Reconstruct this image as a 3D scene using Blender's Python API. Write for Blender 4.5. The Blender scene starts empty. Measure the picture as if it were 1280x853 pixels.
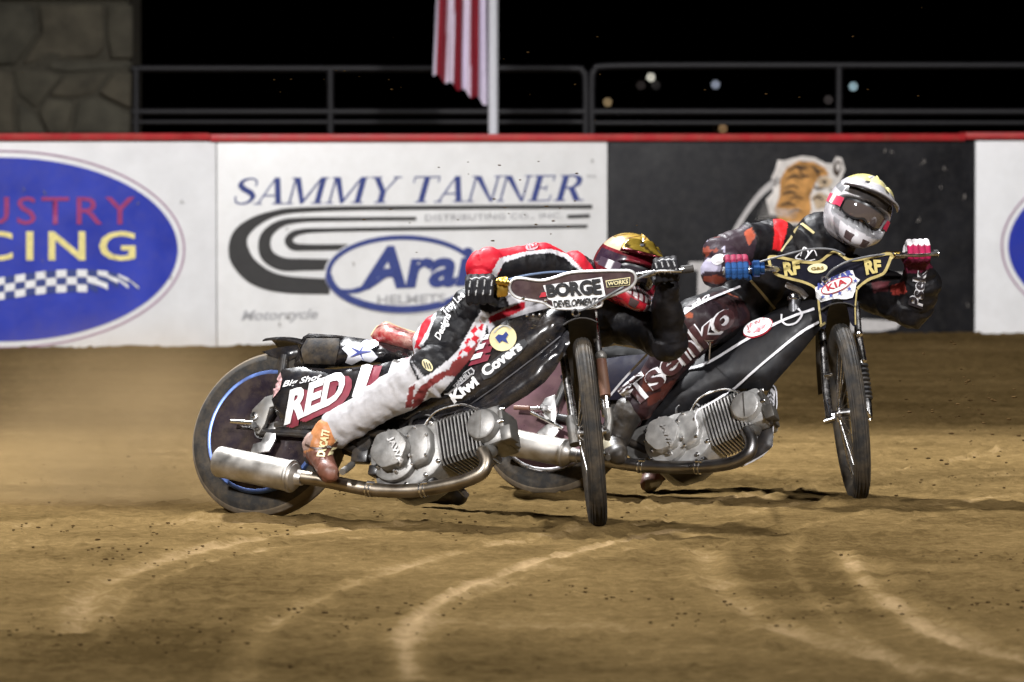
import bpy, bmesh, math, random
import numpy as np
from mathutils import Vector, Matrix
from mathutils.bvhtree import BVHTree
from mathutils.geometry import delaunay_2d_cdt
random.seed(7)
RNG = np.random.RandomState(11)
sc = bpy.context.scene
col = sc.collection
V = Vector

# ------------------------------------------------------------------ camera, world, light
CAM = V((0, 0, 1.5)); FPX = 6500.0; HOR = 160.0
TH = math.atan((426.5 - HOR) / FPX)
FW = V((0, math.cos(TH), -math.sin(TH))); UP = V((0, math.sin(TH), math.cos(TH)))
cam = bpy.data.cameras.new('camera'); camo = bpy.data.objects.new('camera', cam); col.objects.link(camo)
camo.location = CAM; camo.rotation_euler = (math.pi / 2 - TH, 0, 0)
cam.sensor_width = 36; cam.lens = FPX / 1280 * 36; cam.clip_end = 3000; cam.clip_start = 0.5
cam.dof.use_dof = True; cam.dof.focus_distance = 20.0; cam.dof.aperture_fstop = 4.5; cam.dof.aperture_blades = 8
sc.camera = camo
w = bpy.data.worlds.new("World"); sc.world = w; w.use_nodes = True
nt = w.node_tree; bg = nt.nodes['Background']
sky = nt.nodes.new('ShaderNodeTexSky'); sky.sky_type = 'NISHITA'; sky.sun_disc = False
sky.sun_elevation = math.radians(-5); sky.sun_rotation = math.radians(200)
nt.links.new(sky.outputs[0], bg.inputs[0]); bg.inputs[1].default_value = 0.05
sc.view_settings.view_transform = 'Standard'; sc.view_settings.look = 'None'
sc.view_settings.exposure = 0.0; sc.view_settings.gamma = 1.0
sc.view_settings.use_curve_mapping = False
def flood(name, loc, aim, power, size_deg, radius, color, blend=0.6):
    l = bpy.data.lights.new(name, 'SPOT'); l.energy = power; l.spot_size = math.radians(size_deg)
    l.spot_blend = blend; l.shadow_soft_size = radius; l.color = color
    o = bpy.data.objects.new(name, l); col.objects.link(o); o.location = loc
    o.rotation_euler = (V(aim) - V(loc)).to_track_quat('-Z', 'Y').to_euler()
# the arena floodlights, on masts outside the frame
flood('floodlight', (-22, -18, 26), (-0.3, 27, 0.5), 116000, 22, 1.7, (1.0, 0.985, 0.985), .85)
flood('floodlight', (18, -18, 26), (0.6, 27, 0.5), 92000, 22, 1.7, (1.0, 0.985, 0.985), .85)
flood('floodlight', (-5, 28, 15), (0.2, 20, 0.3), 30000, 46, 0.6, (0.97, 0.98, 1.0))

# ------------------------------------------------------------------ projection helpers
def ray(px, py):
    return FW + V((1, 0, 0)) * ((px - 640) / FPX) - UP * ((py - 426.5) / FPX)
def at(px, py, D):                      # the point at distance D (world y) seen at px, py
    d = ray(px, py); return CAM + d * (D / d.y)
def ground(px, py):
    d = ray(px, py); return CAM + d * (-CAM.z / d.z)
def on_plane(px, py, o, n):
    d = ray(px, py); return CAM + d * ((o - CAM).dot(n) / d.dot(n))
def to_px(P):                           # numpy (n,3) -> (n,2)
    P = np.asarray(P, float) - np.array(CAM)
    z = P @ np.array(FW); x = P[:, 0]; y = P @ np.array(UP)
    return np.stack([640 + FPX * x / z, 426.5 - FPX * y / z], 1)
def in_poly(q, poly):
    x, y = q[:, 0], q[:, 1]; r = np.zeros(len(q), bool); n = len(poly); j = n - 1
    for i in range(n):
        xi, yi = poly[i]; xj, yj = poly[j]
        c = ((yi > y) != (yj > y)) & (x < (xj - xi) * (y - yi) / ((yj - yi) or 1e-9) + xi)
        r ^= c; j = i
    return r
def smooth_path(pts, n=8):              # Catmull-Rom
    pts = [V(p) for p in pts]
    if len(pts) < 3: return pts
    out = []
    for i in range(len(pts) - 1):
        p0 = pts[max(i - 1, 0)]; p1 = pts[i]; p2 = pts[i + 1]; p3 = pts[min(i + 2, len(pts) - 1)]
        for k in range(n):
            t = k / n
            out.append(0.5 * ((2 * p1) + (p2 - p0) * t + (2 * p0 - 5 * p1 + 4 * p2 - p3) * t * t + (3 * p1 - p0 - 3 * p2 + p3) * t ** 3))
    out.append(pts[-1]); return out
def curve2(pts, n=6, closed=False):     # smooth 2-D polyline
    if closed:
        P = [V((*p, 0)) for p in pts]; m = len(P); out = []
        for i in range(m):
            p0, p1, p2, p3 = P[i - 1], P[i], P[(i + 1) % m], P[(i + 2) % m]
            for k in range(n):
                t = k / n
                q = 0.5 * ((2 * p1) + (p2 - p0) * t + (2 * p0 - 5 * p1 + 4 * p2 - p3) * t * t + (3 * p1 - p0 - 3 * p2 + p3) * t ** 3)
                out.append((q.x, q.y))
        return out
    return [(q.x, q.y) for q in smooth_path([(*p, 0) for p in pts], n)]
def vnoise(P, scale, seed=0):           # value noise, numpy, any dimension 2 or 3
    P = np.asarray(P, float) * scale + 1000.3 + seed * 17.7
    i = np.floor(P).astype(np.int64); f = P - i; f = f * f * (3 - 2 * f); d = P.shape[1]
    r = np.zeros(len(P))
    for c in range(2 ** d):
        wgt = np.ones(len(P)); h = np.full(len(P), seed * 7919 + 13, np.int64)
        for k in range(d):
            b = (c >> k) & 1
            wgt *= f[:, k] if b else 1 - f[:, k]
            h = (h * 1000003) ^ ((i[:, k] + b) * (374761393, 668265263, 2147483647)[k])
            h &= 0x7fffffff
        h = (h ^ (h >> 13)) * 1274126177 & 0x7fffffff; h ^= h >> 16
        r += wgt * ((h & 0xffff) / 65535.0)
    return r
def fbm(P, scale, oct=4, seed=0):
    r = 0; a = 1; t = 0
    for k in range(oct):
        r = r + a * vnoise(P, scale * 2 ** k, seed + k); t += a; a *= .5
    return r / t

# ------------------------------------------------------------------ materials
MATS = {}
def mat(name, c=(.5, .5, .5), rough=.5, metal=0., var=.12, vs=30., bump=0., bs=200., coat=0., dust=0., attr=False, emit=0., spec=.5, dustc=(.22, .16, .09)):
    if name in MATS: return MATS[name]
    m = bpy.data.materials.new(name); m.use_nodes = True; t = m.node_tree; N = t.nodes; L = t.links
    b = N['Principled BSDF']
    b.inputs['Roughness'].default_value = rough; b.inputs['Metallic'].default_value = metal
    b.inputs['Coat Weight'].default_value = coat; b.inputs['Specular IOR Level'].default_value = spec
    tc = N.new('ShaderNodeTexCoord')
    if attr:
        a = N.new('ShaderNodeAttribute'); a.attribute_name = 'Col'; src = a.outputs['Color']
    else:
        r = N.new('ShaderNodeRGB'); r.outputs[0].default_value = (*c, 1); src = r.outputs[0]
    if var:
        no = N.new('ShaderNodeTexNoise'); no.inputs['Scale'].default_value = vs; no.inputs['Detail'].default_value = 6
        L.new(tc.outputs['Object'], no.inputs['Vector'])
        mr = N.new('ShaderNodeMapRange'); mr.inputs[1].default_value = .3; mr.inputs[2].default_value = .7
        mr.inputs[3].default_value = 1 - var; mr.inputs[4].default_value = 1 + var
        L.new(no.outputs[0], mr.inputs[0])
        mx = N.new('ShaderNodeMix'); mx.data_type = 'RGBA'; mx.blend_type = 'MULTIPLY'; mx.inputs[0].default_value = 1
        L.new(src, mx.inputs[6]); L.new(mr.outputs[0], mx.inputs[7]); src = mx.outputs[2]
        mr2 = N.new('ShaderNodeMapRange'); mr2.inputs[1].default_value = .3; mr2.inputs[2].default_value = .7
        mr2.inputs[3].default_value = max(rough - .08, .02); mr2.inputs[4].default_value = min(rough + .1, 1)
        L.new(no.outputs[0], mr2.inputs[0]); L.new(mr2.outputs[0], b.inputs['Roughness'])
    if dust:
        n2 = N.new('ShaderNodeTexNoise'); n2.inputs['Scale'].default_value = 14; n2.inputs['Detail'].default_value = 9; n2.inputs['Roughness'].default_value = .7
        L.new(tc.outputs['Object'], n2.inputs['Vector'])
        m3 = N.new('ShaderNodeMapRange'); m3.inputs[1].default_value = .42; m3.inputs[2].default_value = .72
        m3.inputs[3].default_value = 0; m3.inputs[4].default_value = dust; L.new(n2.outputs[0], m3.inputs[0])
        mx = N.new('ShaderNodeMix'); mx.data_type = 'RGBA'; L.new(m3.outputs[0], mx.inputs[0]); L.new(src, mx.inputs[6])
        mx.inputs[7].default_value = (*dustc, 1); src = mx.outputs[2]
    L.new(src, b.inputs['Base Color'])
    if bump:
        n3 = N.new('ShaderNodeTexNoise'); n3.inputs['Scale'].default_value = bs; n3.inputs['Detail'].default_value = 5
        L.new(tc.outputs['Object'], n3.inputs['Vector'])
        bp = N.new('ShaderNodeBump'); bp.inputs['Strength'].default_value = bump; bp.inputs['Distance'].default_value = .004
        L.new(n3.outputs[0], bp.inputs['Height']); L.new(bp.outputs[0], b.inputs['Normal'])
    if emit:
        b.inputs['Emission Color'].default_value = (*c, 1); b.inputs['Emission Strength'].default_value = emit
    MATS[name] = m; return m

rubber = mat('tyre rubber', (.022, .021, .020), .75, var=.25, spec=.3, dust=.32, bump=.3, bs=90)
blackpl = mat('black glossy plastic', (.012, .012, .015), .22, coat=.5, var=.2, dust=.12, bump=.25, bs=14)
blackfr = mat('black frame paint', (.014, .014, .016), .35, coat=.2, dust=.25)
blackmt = mat('black matt cover', (.02, .02, .022), .6, dust=.2, bump=.3, bs=40)
chrome = mat('bright plated steel', (.72, .71, .70), .22, 1, var=.15, dust=.25)
steel = mat('brushed muffler steel', (.46, .44, .41), .48, 1, var=.2, vs=18, dust=.35, bump=.08, bs=300)
pipem = mat('heat stained exhaust steel', (.30, .26, .21), .36, 1, var=.25, vs=12, dust=.4)
alloy = mat('cast alloy', (.27, .265, .255), .40, .45, var=.2, dustc=(.09, .07, .045), dust=.5, bump=.15, bs=350)
darkalloy = mat('dark fin alloy', (.20, .195, .185), .5, .7, var=.15, dust=.35)
gold = mat('gold anodised metal', (.70, .46, .10), .3, 1, var=.2)
bluean = mat('blue anodised metal', (.03, .10, .30), .3, .8, var=.1)
white = mat('white print', (.80, .80, .80), .5, var=.08)
offw = mat('cream print', (.72, .64, .36), .5, var=.08)
redp = mat('red print', (.42, .015, .03), .5, var=.1)
dred = mat('dark red print', (.22, .03, .05), .5, var=.2)
blackp = mat('black print', (.012, .012, .014), .5)
bluep = mat('blue print', (.05, .07, .30), .5)
goldp = mat('gold print', (.55, .45, .16), .45)

# ------------------------------------------------------------------ object helpers
WORLD = {}                              # object name -> world-space (verts, faces)
def tag(o, label=None, cat=None, group=None, kind=None):
    if label: o['label'] = label
    if cat: o['category'] = cat
    if group: o['group'] = group
    if kind: o['kind'] = kind
    return o
def root(name, loc, label, cat, group=None):
    o = bpy.data.objects.new(name, None); col.objects.link(o); o.location = loc; o.empty_display_size = .1
    return tag(o, label, cat, group)
def org(parent):
    p = V((0, 0, 0))
    while parent is not None: p += parent.location; parent = parent.parent
    return p
def link(name, me, m, parent=None, loc=None):
    o = bpy.data.objects.new(name, me); col.objects.link(o)
    if m is not None: me.materials.append(m)
    if parent is not None: o.parent = parent
    if loc is not None: o.location = loc
    return o
class MB:
    def __init__(s): s.v = []; s.f = []
    def add(s, vs, fs):
        k = len(s.v); s.v += [V(p) for p in vs]; s.f += [tuple(i + k for i in f) for f in fs]; return s
    def tube(s, pts, r, n=10, cap=True):
        pts = [V(p) for p in pts]; m = len(pts)
        rr = r if isinstance(r, (list, tuple)) else [r] * m
        if len(rr) != m: rr = [np.interp(i / (m - 1), np.linspace(0, 1, len(rr)), rr) for i in range(m)]
        vs = []; fs = []; ref = None
        for i, p in enumerate(pts):
            t = (pts[min(i + 1, m - 1)] - pts[max(i - 1, 0)])
            if t.length < 1e-9: t = V((0, 0, 1))
            t.normalize()
            if ref is None: ref = t.orthogonal().normalized()
            a = (ref - t * ref.dot(t)); a = a.normalized() if a.length > 1e-6 else t.orthogonal().normalized(); ref = a; b = t.cross(a)
            for k in range(n):
                q = 2 * math.pi * k / n; vs.append(p + (a * math.cos(q) + b * math.sin(q)) * rr[i])
        for i in range(m - 1):
            for k in range(n):
                fs.append((i * n + k, i * n + (k + 1) % n, (i + 1) * n + (k + 1) % n, (i + 1) * n + k))
        if cap: fs.append(tuple(range(n))[::-1]); fs.append(tuple((m - 1) * n + k for k in range(n)))
        return s.add(vs, fs)
    def capsule(s, p0, p1, r0, r1, n=18):
        p0 = V(p0); p1 = V(p1); t = (p1 - p0); t = t.normalized() if t.length > 1e-6 else V((0, 0, 1))
        pts = []; rr = []
        for a in (88, 65, 40, 20): pts.append(p0 - t * r0 * math.sin(math.radians(a))); rr.append(r0 * math.cos(math.radians(a)))
        for k in range(5): pts.append(p0.lerp(p1, k / 4)); rr.append(r0 + (r1 - r0) * k / 4)
        for a in (20, 40, 65, 88): pts.append(p1 + t * r1 * math.sin(math.radians(a))); rr.append(r1 * math.cos(math.radians(a)))
        return s.tube(pts, rr, n)
    def lathe(s, c, ax, prof, n=48, closed=False):   # prof: (radius, height along ax)
        c = V(c); ax = V(ax).normalized(); a = ax.orthogonal().normalized(); b = ax.cross(a); m = len(prof)
        vs = [c + ax * h + (a * math.cos(2 * math.pi * k / n) + b * math.sin(2 * math.pi * k / n)) * r for r, h in prof for k in range(n)]
        fs = [(i * n + k, i * n + (k + 1) % n, ((i + 1) % m) * n + (k + 1) % n, ((i + 1) % m) * n + k) for i in range(m if closed else m - 1) for k in range(n)]
        if not closed:
            if prof[0][0] > 1e-5: fs.append(tuple(range(n))[::-1])
            if prof[-1][0] > 1e-5: fs.append(tuple((m - 1) * n + k for k in range(n)))
        return s.add(vs, fs)
    def prism(s, poly, off):                          # 3-D polygon swept by off
        poly = [V(p) for p in poly]; off = V(off); n = len(poly)
        return s.add(poly + [p + off for p in poly], [tuple(range(n)), tuple(range(2 * n - 1, n - 1, -1))] + [(i, i + n, (i + 1) % n + n, (i + 1) % n) for i in range(n)])
    def box(s, c, x, y, z):                           # centre and three half-axis vectors
        c, x, y, z = V(c), V(x), V(y), V(z)
        vs = [c + x * i + y * j + z * k for i in (-1, 1) for j in (-1, 1) for k in (-1, 1)]
        return s.add(vs, [(0, 1, 3, 2), (4, 6, 7, 5), (0, 4, 5, 1), (2, 3, 7, 6), (0, 2, 6, 4), (1, 5, 7, 3)])
    def sphere(s, c, r, n=12): return s.capsule(V(c) - V((0, 0, 1e-4)), V(c) + V((0, 0, 1e-4)), r, r, n)
    def build(s, name, m, parent=None, bevel=0., ang=38, smooth=True, segs=2):
        o0 = org(parent); me = bpy.data.meshes.new(name)
        bm = bmesh.new(); vv = [bm.verts.new(p - o0) for p in s.v]
        for f in s.f:
            try: bm.faces.new([vv[i] for i in f])
            except ValueError: pass
        bmesh.ops.recalc_face_normals(bm, faces=bm.faces)
        if bevel:
            es = [e for e in bm.edges if len(e.link_faces) == 2 and e.calc_face_angle(0) > math.radians(40)]
            bmesh.ops.bevel(bm, geom=es, offset=bevel, segments=segs, affect='EDGES', profile=.5, clamp_overlap=True)
        for f in bm.faces: f.smooth = smooth
        for e in bm.edges: e.smooth = not (len(e.link_faces) == 2 and e.calc_face_angle(0) > math.radians(ang))
        bm.to_mesh(me); bm.free()
        o = link(name, me, m, parent)
        WORLD[o.name] = ([v.co + o0 for v in me.vertices], [tuple(p.vertices) for p in me.polygons])
        return o
def bvh(*objs):
    vs = []; fs = []
    for o in objs:
        a, b = WORLD[o.name]; k = len(vs); vs += a; fs += [tuple(i + k for i in f) for f in b]
    return BVHTree.FromPolygons(vs, fs)
def rawmesh(name, vs, fs, m, parent=None, smooth=True, cols=None):
    o0 = org(parent); me = bpy.data.meshes.new(name)
    me.from_pydata([tuple(V(p) - o0) for p in vs], [], fs)
    me.update()
    for p in me.polygons: p.use_smooth = smooth
    if cols is not None:
        a = me.color_attributes.new('Col', 'FLOAT_COLOR', 'POINT'); c = np.ones((len(vs), 4), np.float32); c[:, :3] = cols
        a.data.foreach_set('color', c.ravel())
    o = link(name, me, m, parent); WORLD[o.name] = ([V(p) for p in vs], fs); return o

def inflate(name, poly, place, thick, m, parent, grid=7., edge=10., edge_w=.3, back=True):
    """a cushioned shell: poly is a picture-space outline, place(px, py, k) puts a point on the panel with k in 0..1 of its bulge"""
    P = [V(p) for p in poly]
    # resample the outline
    out = []
    for i in range(len(P)):
        a, b = P[i], P[(i + 1) % len(P)]; n = max(1, int((b - a).length / grid))
        out += [a.lerp(b, k / n) for k in range(n)]
    n0 = len(out); arr = np.array(out)
    xs = np.arange(arr[:, 0].min(), arr[:, 0].max(), grid); ys = np.arange(arr[:, 1].min(), arr[:, 1].max(), grid)
    q = np.array([(x + (j % 2) * grid / 2, y) for j, y in enumerate(ys) for x in xs])
    q = q[in_poly(q, arr)]
    A = arr; B = np.roll(arr, -1, 0)
    def dist(pts):
        d = np.full(len(pts), 1e9)
        for a, b in zip(A, B):
            ab = b - a; t = np.clip(((pts - a) @ ab) / max(ab @ ab, 1e-9), 0, 1)
            d = np.minimum(d, np.hypot(*(pts - a - t[:, None] * ab).T))
        return d
    dq = dist(q); q = q[dq > grid * .45]
    pts = [V(p) for p in arr] + [V(p) for p in q]
    vs, es, fs, *_ = delaunay_2d_cdt(pts, [(i, (i + 1) % n0) for i in range(n0)], [list(range(n0))], 1, 1e-4)
    d = dist(np.array(vs)); k = np.clip(d / edge, 0, 1); k = np.sqrt(np.clip(1 - (1 - k) ** 2, 0, 1))
    nbr = [set() for _ in vs]
    for f in fs:
        for a, b in zip(f, list(f[1:]) + [f[0]]): nbr[a].add(b); nbr[b].add(a)
    rim = d < .5
    for _ in range(5):
        k2 = np.array([k[list(n_)].mean() if n_ else k[i] for i, n_ in enumerate(nbr)]); k = np.where(rim, k, .4 * k + .6 * k2)
    front = [place(v[0], v[1], kk) for v, kk in zip(vs, k)]
    mb = MB(); mb.v = front; mb.f = [tuple(f) for f in fs]
    if back:
        nv = len(front); bpts = [place(v[0], v[1], -kk) for v, kk in zip(vs, k)]
        bd = {}
        for f in fs:
            for a, b in zip(f, list(f[1:]) + [f[0]]): bd[(a, b)] = bd.get((a, b), 0) + 1
        mb.v = front + bpts; mb.f += [tuple(i + nv for i in f[::-1]) for f in fs]
        for (a, b) in bd:
            if (b, a) not in bd: mb.f.append((b, a, a + nv, b + nv))
    return mb.build(name, m, parent, ang=50)

# ------------------------------------------------------------------ lettering and printed shapes
def text2d(s, bold=0., shear=0., space=1., sub=0.):
    c = bpy.data.curves.new('t', 'FONT'); c.body = s; c.size = 1; c.offset = bold; c.shear = shear; c.space_character = space
    c.resolution_u = 3
    o = bpy.data.objects.new('t', c); col.objects.link(o)
    dg = bpy.context.evaluated_depsgraph_get(); me = bpy.data.meshes.new_from_object(o.evaluated_get(dg))
    bpy.data.objects.remove(o); bpy.data.curves.remove(c)
    bm = bmesh.new(); bm.from_mesh(me); bpy.data.meshes.remove(me)
    bmesh.ops.remove_doubles(bm, verts=bm.verts, dist=1e-5)
    if sub:
        for _ in range(3):
            es = [e for e in bm.edges if e.calc_length() > sub]
            if not es: break
            bmesh.ops.subdivide_edges(bm, edges=es, cuts=1)
            bmesh.ops.triangulate(bm, faces=bm.faces)
    bm.verts.index_update()
    vs = [(v.co.x, v.co.y) for v in bm.verts]; fs = [tuple(v.index for v in f.verts) for f in bm.faces]; bm.free()
    a = np.array(vs); lo, hi = a.min(0), a.max(0); a = (a - lo) / (hi - lo)
    return a, fs
def quad(a, q):                          # unit square -> four picture corners: bl, br, tr, tl
    bl, br, tr, tl = [np.array(p, float) for p in q]; x = a[:, :1]; y = a[:, 1:]
    return (bl * (1 - x) + br * x) * (1 - y) + (tl * (1 - x) + tr * x) * y
def base_quad(p0, p1, h, lean=0.):       # along a baseline p0 -> p1 with letter height h
    p0 = np.array(p0, float); p1 = np.array(p1, float); d = (p1 - p0) / np.hypot(*(p1 - p0)); up = np.array([d[1], -d[0]]) * h + d * lean
    return [p0, p1, p1 + up, p0 + up]
CAMV = CAM.copy()
def drape(pxs, fs, name, m, parent, target=None, off=.003, plane=None):
    vs = []; last = None
    for x, y in pxs:
        d = ray(x, y)
        if plane is not None:
            h = CAM + d * ((plane[0] - CAM).dot(plane[1]) / d.dot(plane[1])); n = plane[1]
        else:
            h, n, i, dd = target.ray_cast(CAM, d.normalized())
            if h is None:
                ref = last if last is not None else CAM + d * 20
                g = CAM + d * ((ref - CAM).dot(FW) / d.dot(FW)); h2, n, i, dd = target.find_nearest(g); h = g if (h2 is None or (g - h2).length > .03) else h2
                n = -d.normalized()
            if n.dot(d) > 0: n = -n
            last = h
        vs.append(h + n * off - d.normalized() * off * .5)
    return rawmesh(name, vs, fs, m, parent, smooth=True)
def letter(s, q, m, parent, target=None, off=.003, bold=0., shear=0., space=1., plane=None, name='lettering', sub=.12):
    a, fs = text2d(s, bold, shear, space, 0 if plane is not None else sub)
    return drape(quad(a, q), fs, name, m, parent, target, off, plane)
def tri_poly(poly, sub=None):
    poly = [tuple(p) for p in poly]; n = len(poly)
    extra = []
    if sub:
        out = []
        for i in range(n):
            a, b = V(poly[i]), V(poly[(i + 1) % n]); k = max(1, int((b - a).length / sub)); out += [tuple(a.lerp(b, j / k)) for j in range(k)]
        poly = out; n = len(poly); A = np.array(poly)
        g = np.array([(x, y) for x in np.arange(A[:, 0].min(), A[:, 0].max(), sub) for y in np.arange(A[:, 1].min(), A[:, 1].max(), sub)])
        if len(g): extra = [V(p) for p in g[in_poly(g, A)]]
    vs, es, fs, *_ = delaunay_2d_cdt([V(p) for p in poly] + extra, [(i, (i + 1) % n) for i in range(n)], [list(range(n))], 1, 1e-5)
    return [(v.x, v.y) for v in vs], [tuple(f) for f in fs]
def patch(poly, name, m, parent, target=None, off=.002, plane=None, sub=3.):
    pv, fs = tri_poly(poly, None if plane is not None else sub)
    return drape(pv, fs, name, m, parent, target, off, plane)
def strip(pts, wd):
    """a band of picture width wd (number or list) along a polyline: verts, faces"""
    P = [np.array(p, float) for p in pts]; n = len(P); W = wd if isinstance(wd, (list, tuple)) else [wd] * n
    W = np.interp(np.linspace(0, 1, n), np.linspace(0, 1, len(W)), W)
    vs = []
    for i in range(n):
        t = P[min(i + 1, n - 1)] - P[max(i - 1, 0)]; t = t / max(np.hypot(*t), 1e-9); nn = np.array([-t[1], t[0]]) * W[i] / 2
        vs += [tuple(P[i] + nn), tuple(P[i] - nn)]
    return vs, [(2 * i, 2 * i + 1, 2 * i + 3, 2 * i + 2) for i in range(n - 1)]
def band(pts, wd, name, m, parent, target=None, off=.002, plane=None, smooth=6):
    pts = curve2(pts, smooth) if smooth else pts
    vs, fs = strip(pts, wd); return drape(vs, fs, name, m, parent, target, off, plane)
def ellipse(cx, cy, a, b, rot=0., n=40):
    c, s = math.cos(rot), math.sin(rot)
    return [(cx + a * math.cos(t) * c - b * math.sin(t) * s, cy + a * math.cos(t) * s + b * math.sin(t) * c) for t in np.linspace(0, 2 * math.pi, n, endpoint=False)]

# serif capitals for the sponsor board: each glyph a list of polygons in a unit-high box
def serif_glyph(ch):
    T, t, sf = .17, .055, .045
    P = []
    def R(x0, y0, x1, y1): P.append([(x0, y0), (x1, y0), (x1, y1), (x0, y1)])
    def stem(xb, xt, wd): P.append([(xb, 0), (xb + wd, 0), (xt + wd, 1), (xt, 1)])
    def foot(x, wd, y=0, e=.09): R(x - e, y, x + wd + e, y + sf)
    def arc(pts, ws):
        v, f = strip(curve2(pts, 6), ws); P.extend([[v[i] for i in q] for q in f])
    if ch == 'S':
        arc([(.60, .68), (.56, .90), (.36, .975), (.16, .88), (.13, .72), (.28, .57), (.46, .46), (.58, .30), (.52, .12), (.32, .03), (.12, .10), (.06, .32)], [.04, .05, .06, .12, .16, .18, .18, .15, .1, .06, .05, .04])
        return P, .68
    if ch == 'A':
        stem(.02, .36, t); stem(.58, .34, T); R(.18, .3, .6, .35); foot(.02, t); foot(.58, T); return P, .84
    if ch == 'M':
        stem(.06, .06, t); stem(.84, .84, T); P.append([(.06, 1), (.06 + T, 1), (.52, .08), (.42, 0)]); P.append([(.42, 0), (.50, .0), (.90, 1), (.84, 1)])
        foot(.06, t); foot(.84, T); R(-.02, 1 - sf, .2, 1); R(.84, 1 - sf, 1.08, 1); return P, 1.14
    if ch == 'N':
        stem(.06, .06, t); stem(.72, .72, t); P.append([(.04, 1), (.06 + T, 1), (.775, 0), (.70, 0)]); foot(.06, t); foot(.72, t, 1 - sf); R(-.03, 1 - sf, .2, 1); return P, .86
    if ch == 'Y':
        stem(.33, .33, T); P.pop(); R(.33, 0, .33 + T, .45); P.append([(.33, .42), (.5, .42), (.2, 1), (.02, 1)]); P.append([(.44, .42), (.5, .45), (.78, 1), (.71, 1)])
        foot(.33, T); R(-.06, 1 - sf, .28, 1); R(.62, 1 - sf, .87, 1); return P, .84
    if ch == 'T':
        R(.30, 0, .30 + T, 1); R(.0, .95, .77, 1); R(0, .76, .035, .95); R(.735, .76, .77, .95); foot(.30, T); return P, .80
    if ch == 'E':
        R(.08, 0, .08 + T, 1); R(.0, .955, .62, 1); R(.0, 0, .66, .045); R(.2, .49, .46, .535); R(.585, .78, .62, .955); R(.625, .045, .66, .24); R(.43, .4, .46, .62); return P, .72
    if ch == 'R':
        R(.08, 0, .08 + T, 1); foot(.08, T); R(.0, .955, .3, 1); arc([(.2, .975), (.42, .97), (.58, .86), (.58, .66), (.42, .52), (.2, .51)], [.05, .07, .16, .16, .07, .05]); P.append([(.32, .52), (.50, .52), (.80, 0), (.60, 0)]); R(.58, 0, .88, sf); return P, .86
    return P, .4
def serif_text(s, q, m, parent, plane, off, space=.06, shear=.22):
    vs = []; fs = []; x = 0
    for ch in s:
        if ch == ' ': x += .35; continue
        ps, wd = serif_glyph(ch)
        for p in ps:
            k = len(vs); vs += [(x + a + b * shear, b) for a, b in p]; fs.append(tuple(range(k, k + len(p))))
        x += wd + space
    a = np.array(vs); lo, hi = a.min(0), a.max(0); a = (a - lo) / (hi - lo)
    # each stroke a hair above the last so that crossing strokes never share a plane
    px = quad(a, q); o0 = []
    for i, (X, Y) in enumerate(px):
        d = ray(X, Y); h = CAM + d * ((plane[0] - CAM).dot(plane[1]) / d.dot(plane[1])); o0.append(h)
    lift = np.zeros(len(vs))
    for j, f in enumerate(fs):
        for i in f: lift[i] = off + (j % 9) * .00025
    return rawmesh('lettering', [p + plane[1] * l for p, l in zip(o0, lift)], fs, m, parent, smooth=False)

# ================================================================== THE SETTING
# ---- ground
def axis(a, b, st, lo, hi):
    return np.array(lo + list(np.arange(a, b + 1e-6, st)) + hi)
gx = axis(-4.4, 4.4, .022, [-400, -120, -40, -15, -7, -5], [5, 7, 15, 40, 120, 400])
gy = axis(13.2, 38.4, .045, [-60, -20, 0, 8, 11, 12.5], [40, 44, 60, 120, 400, 1500])
X, Y = np.meshgrid(gx, gy); P2 = np.stack([X.ravel(), Y.ravel()], 1)
fine = ((abs(P2[:, 0]) < 4.39) & (P2[:, 1] > 13.2) & (P2[:, 1] < 38.3)).astype(float)
el = P2 * np.array([.45, 1.0])
Zg = .018 * (fbm(el, .7, 2, 1) - .5) + .010 * (fbm(P2 * np.array([.5, 1]), 2.6, 3, 5) - .5) + .011 * (fbm(P2, 9, 4, 9) - .5) + .007 * (vnoise(P2, 24, 77) - .5)
cl = fbm(P2, 16, 2, 21); Zg += .014 * np.clip(cl - .66, 0, 1) / .2
Zg -= .012 * np.clip(fbm(P2, 9, 2, 33) - .64, 0, 1) / .2
px = to_px(np.stack([P2[:, 0], P2[:, 1], np.zeros(len(P2))], 1))
dry = .27 + .30 * (fbm(el, .8, 3, 40) - .5) + .42 * (fbm(P2 * np.array([.6, 1]), 3.5, 4, 44) - .5)
def track(pts, wd, amt, ridge):          # a dry, brushed-up swathe left by an earlier wheel (points on the ground)
    global dry, Zg
    g = np.array([ground(*p)[:2] for p in curve2(pts, 5)])
    d = np.full(len(P2), 9.); tt = np.zeros(len(P2)); box = (P2[:, 0] > g[:, 0].min() - 1.2) & (P2[:, 0] < g[:, 0].max() + 1.2) & (P2[:, 1] > g[:, 1].min() - 1.2) & (P2[:, 1] < g[:, 1].max() + 1.2)
    q = P2[box]; db = np.full(len(q), 9.)
    for a, b in zip(g[:-1], g[1:]):
        ab = b - a; t = np.clip(((q - a) @ ab) / max(ab @ ab, 1e-9), 0, 1); db = np.minimum(db, np.hypot(*(q - a - t[:, None] * ab).T))
    d[box] = db; n = .6 + .8 * fbm(P2, 4, 4, 60)
    k = np.exp(-(d / (wd * n)) ** 2)
    dry += amt * .62 * k * (.6 + .8 * fbm(P2, 6, 3, 61)); Zg += ridge * np.exp(-((d - wd * .9) / (wd * .4)) ** 2) - ridge * .6 * k
track([(512, 853), (505, 800), (535, 762), (610, 725), (720, 690), (850, 662)], .038, .80, .008)
track([(530, 853), (523, 805), (552, 768), (625, 732), (735, 697), (870, 668)], .05, .22, .004)
track([(1052, 690), (1075, 725), (1110, 755), (1180, 800), (1290, 830)], .045, .75, .010)
track([(1085, 700), (1112, 735), (1150, 765), (1220, 800), (1290, 815)], .07, .34, .008)
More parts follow.
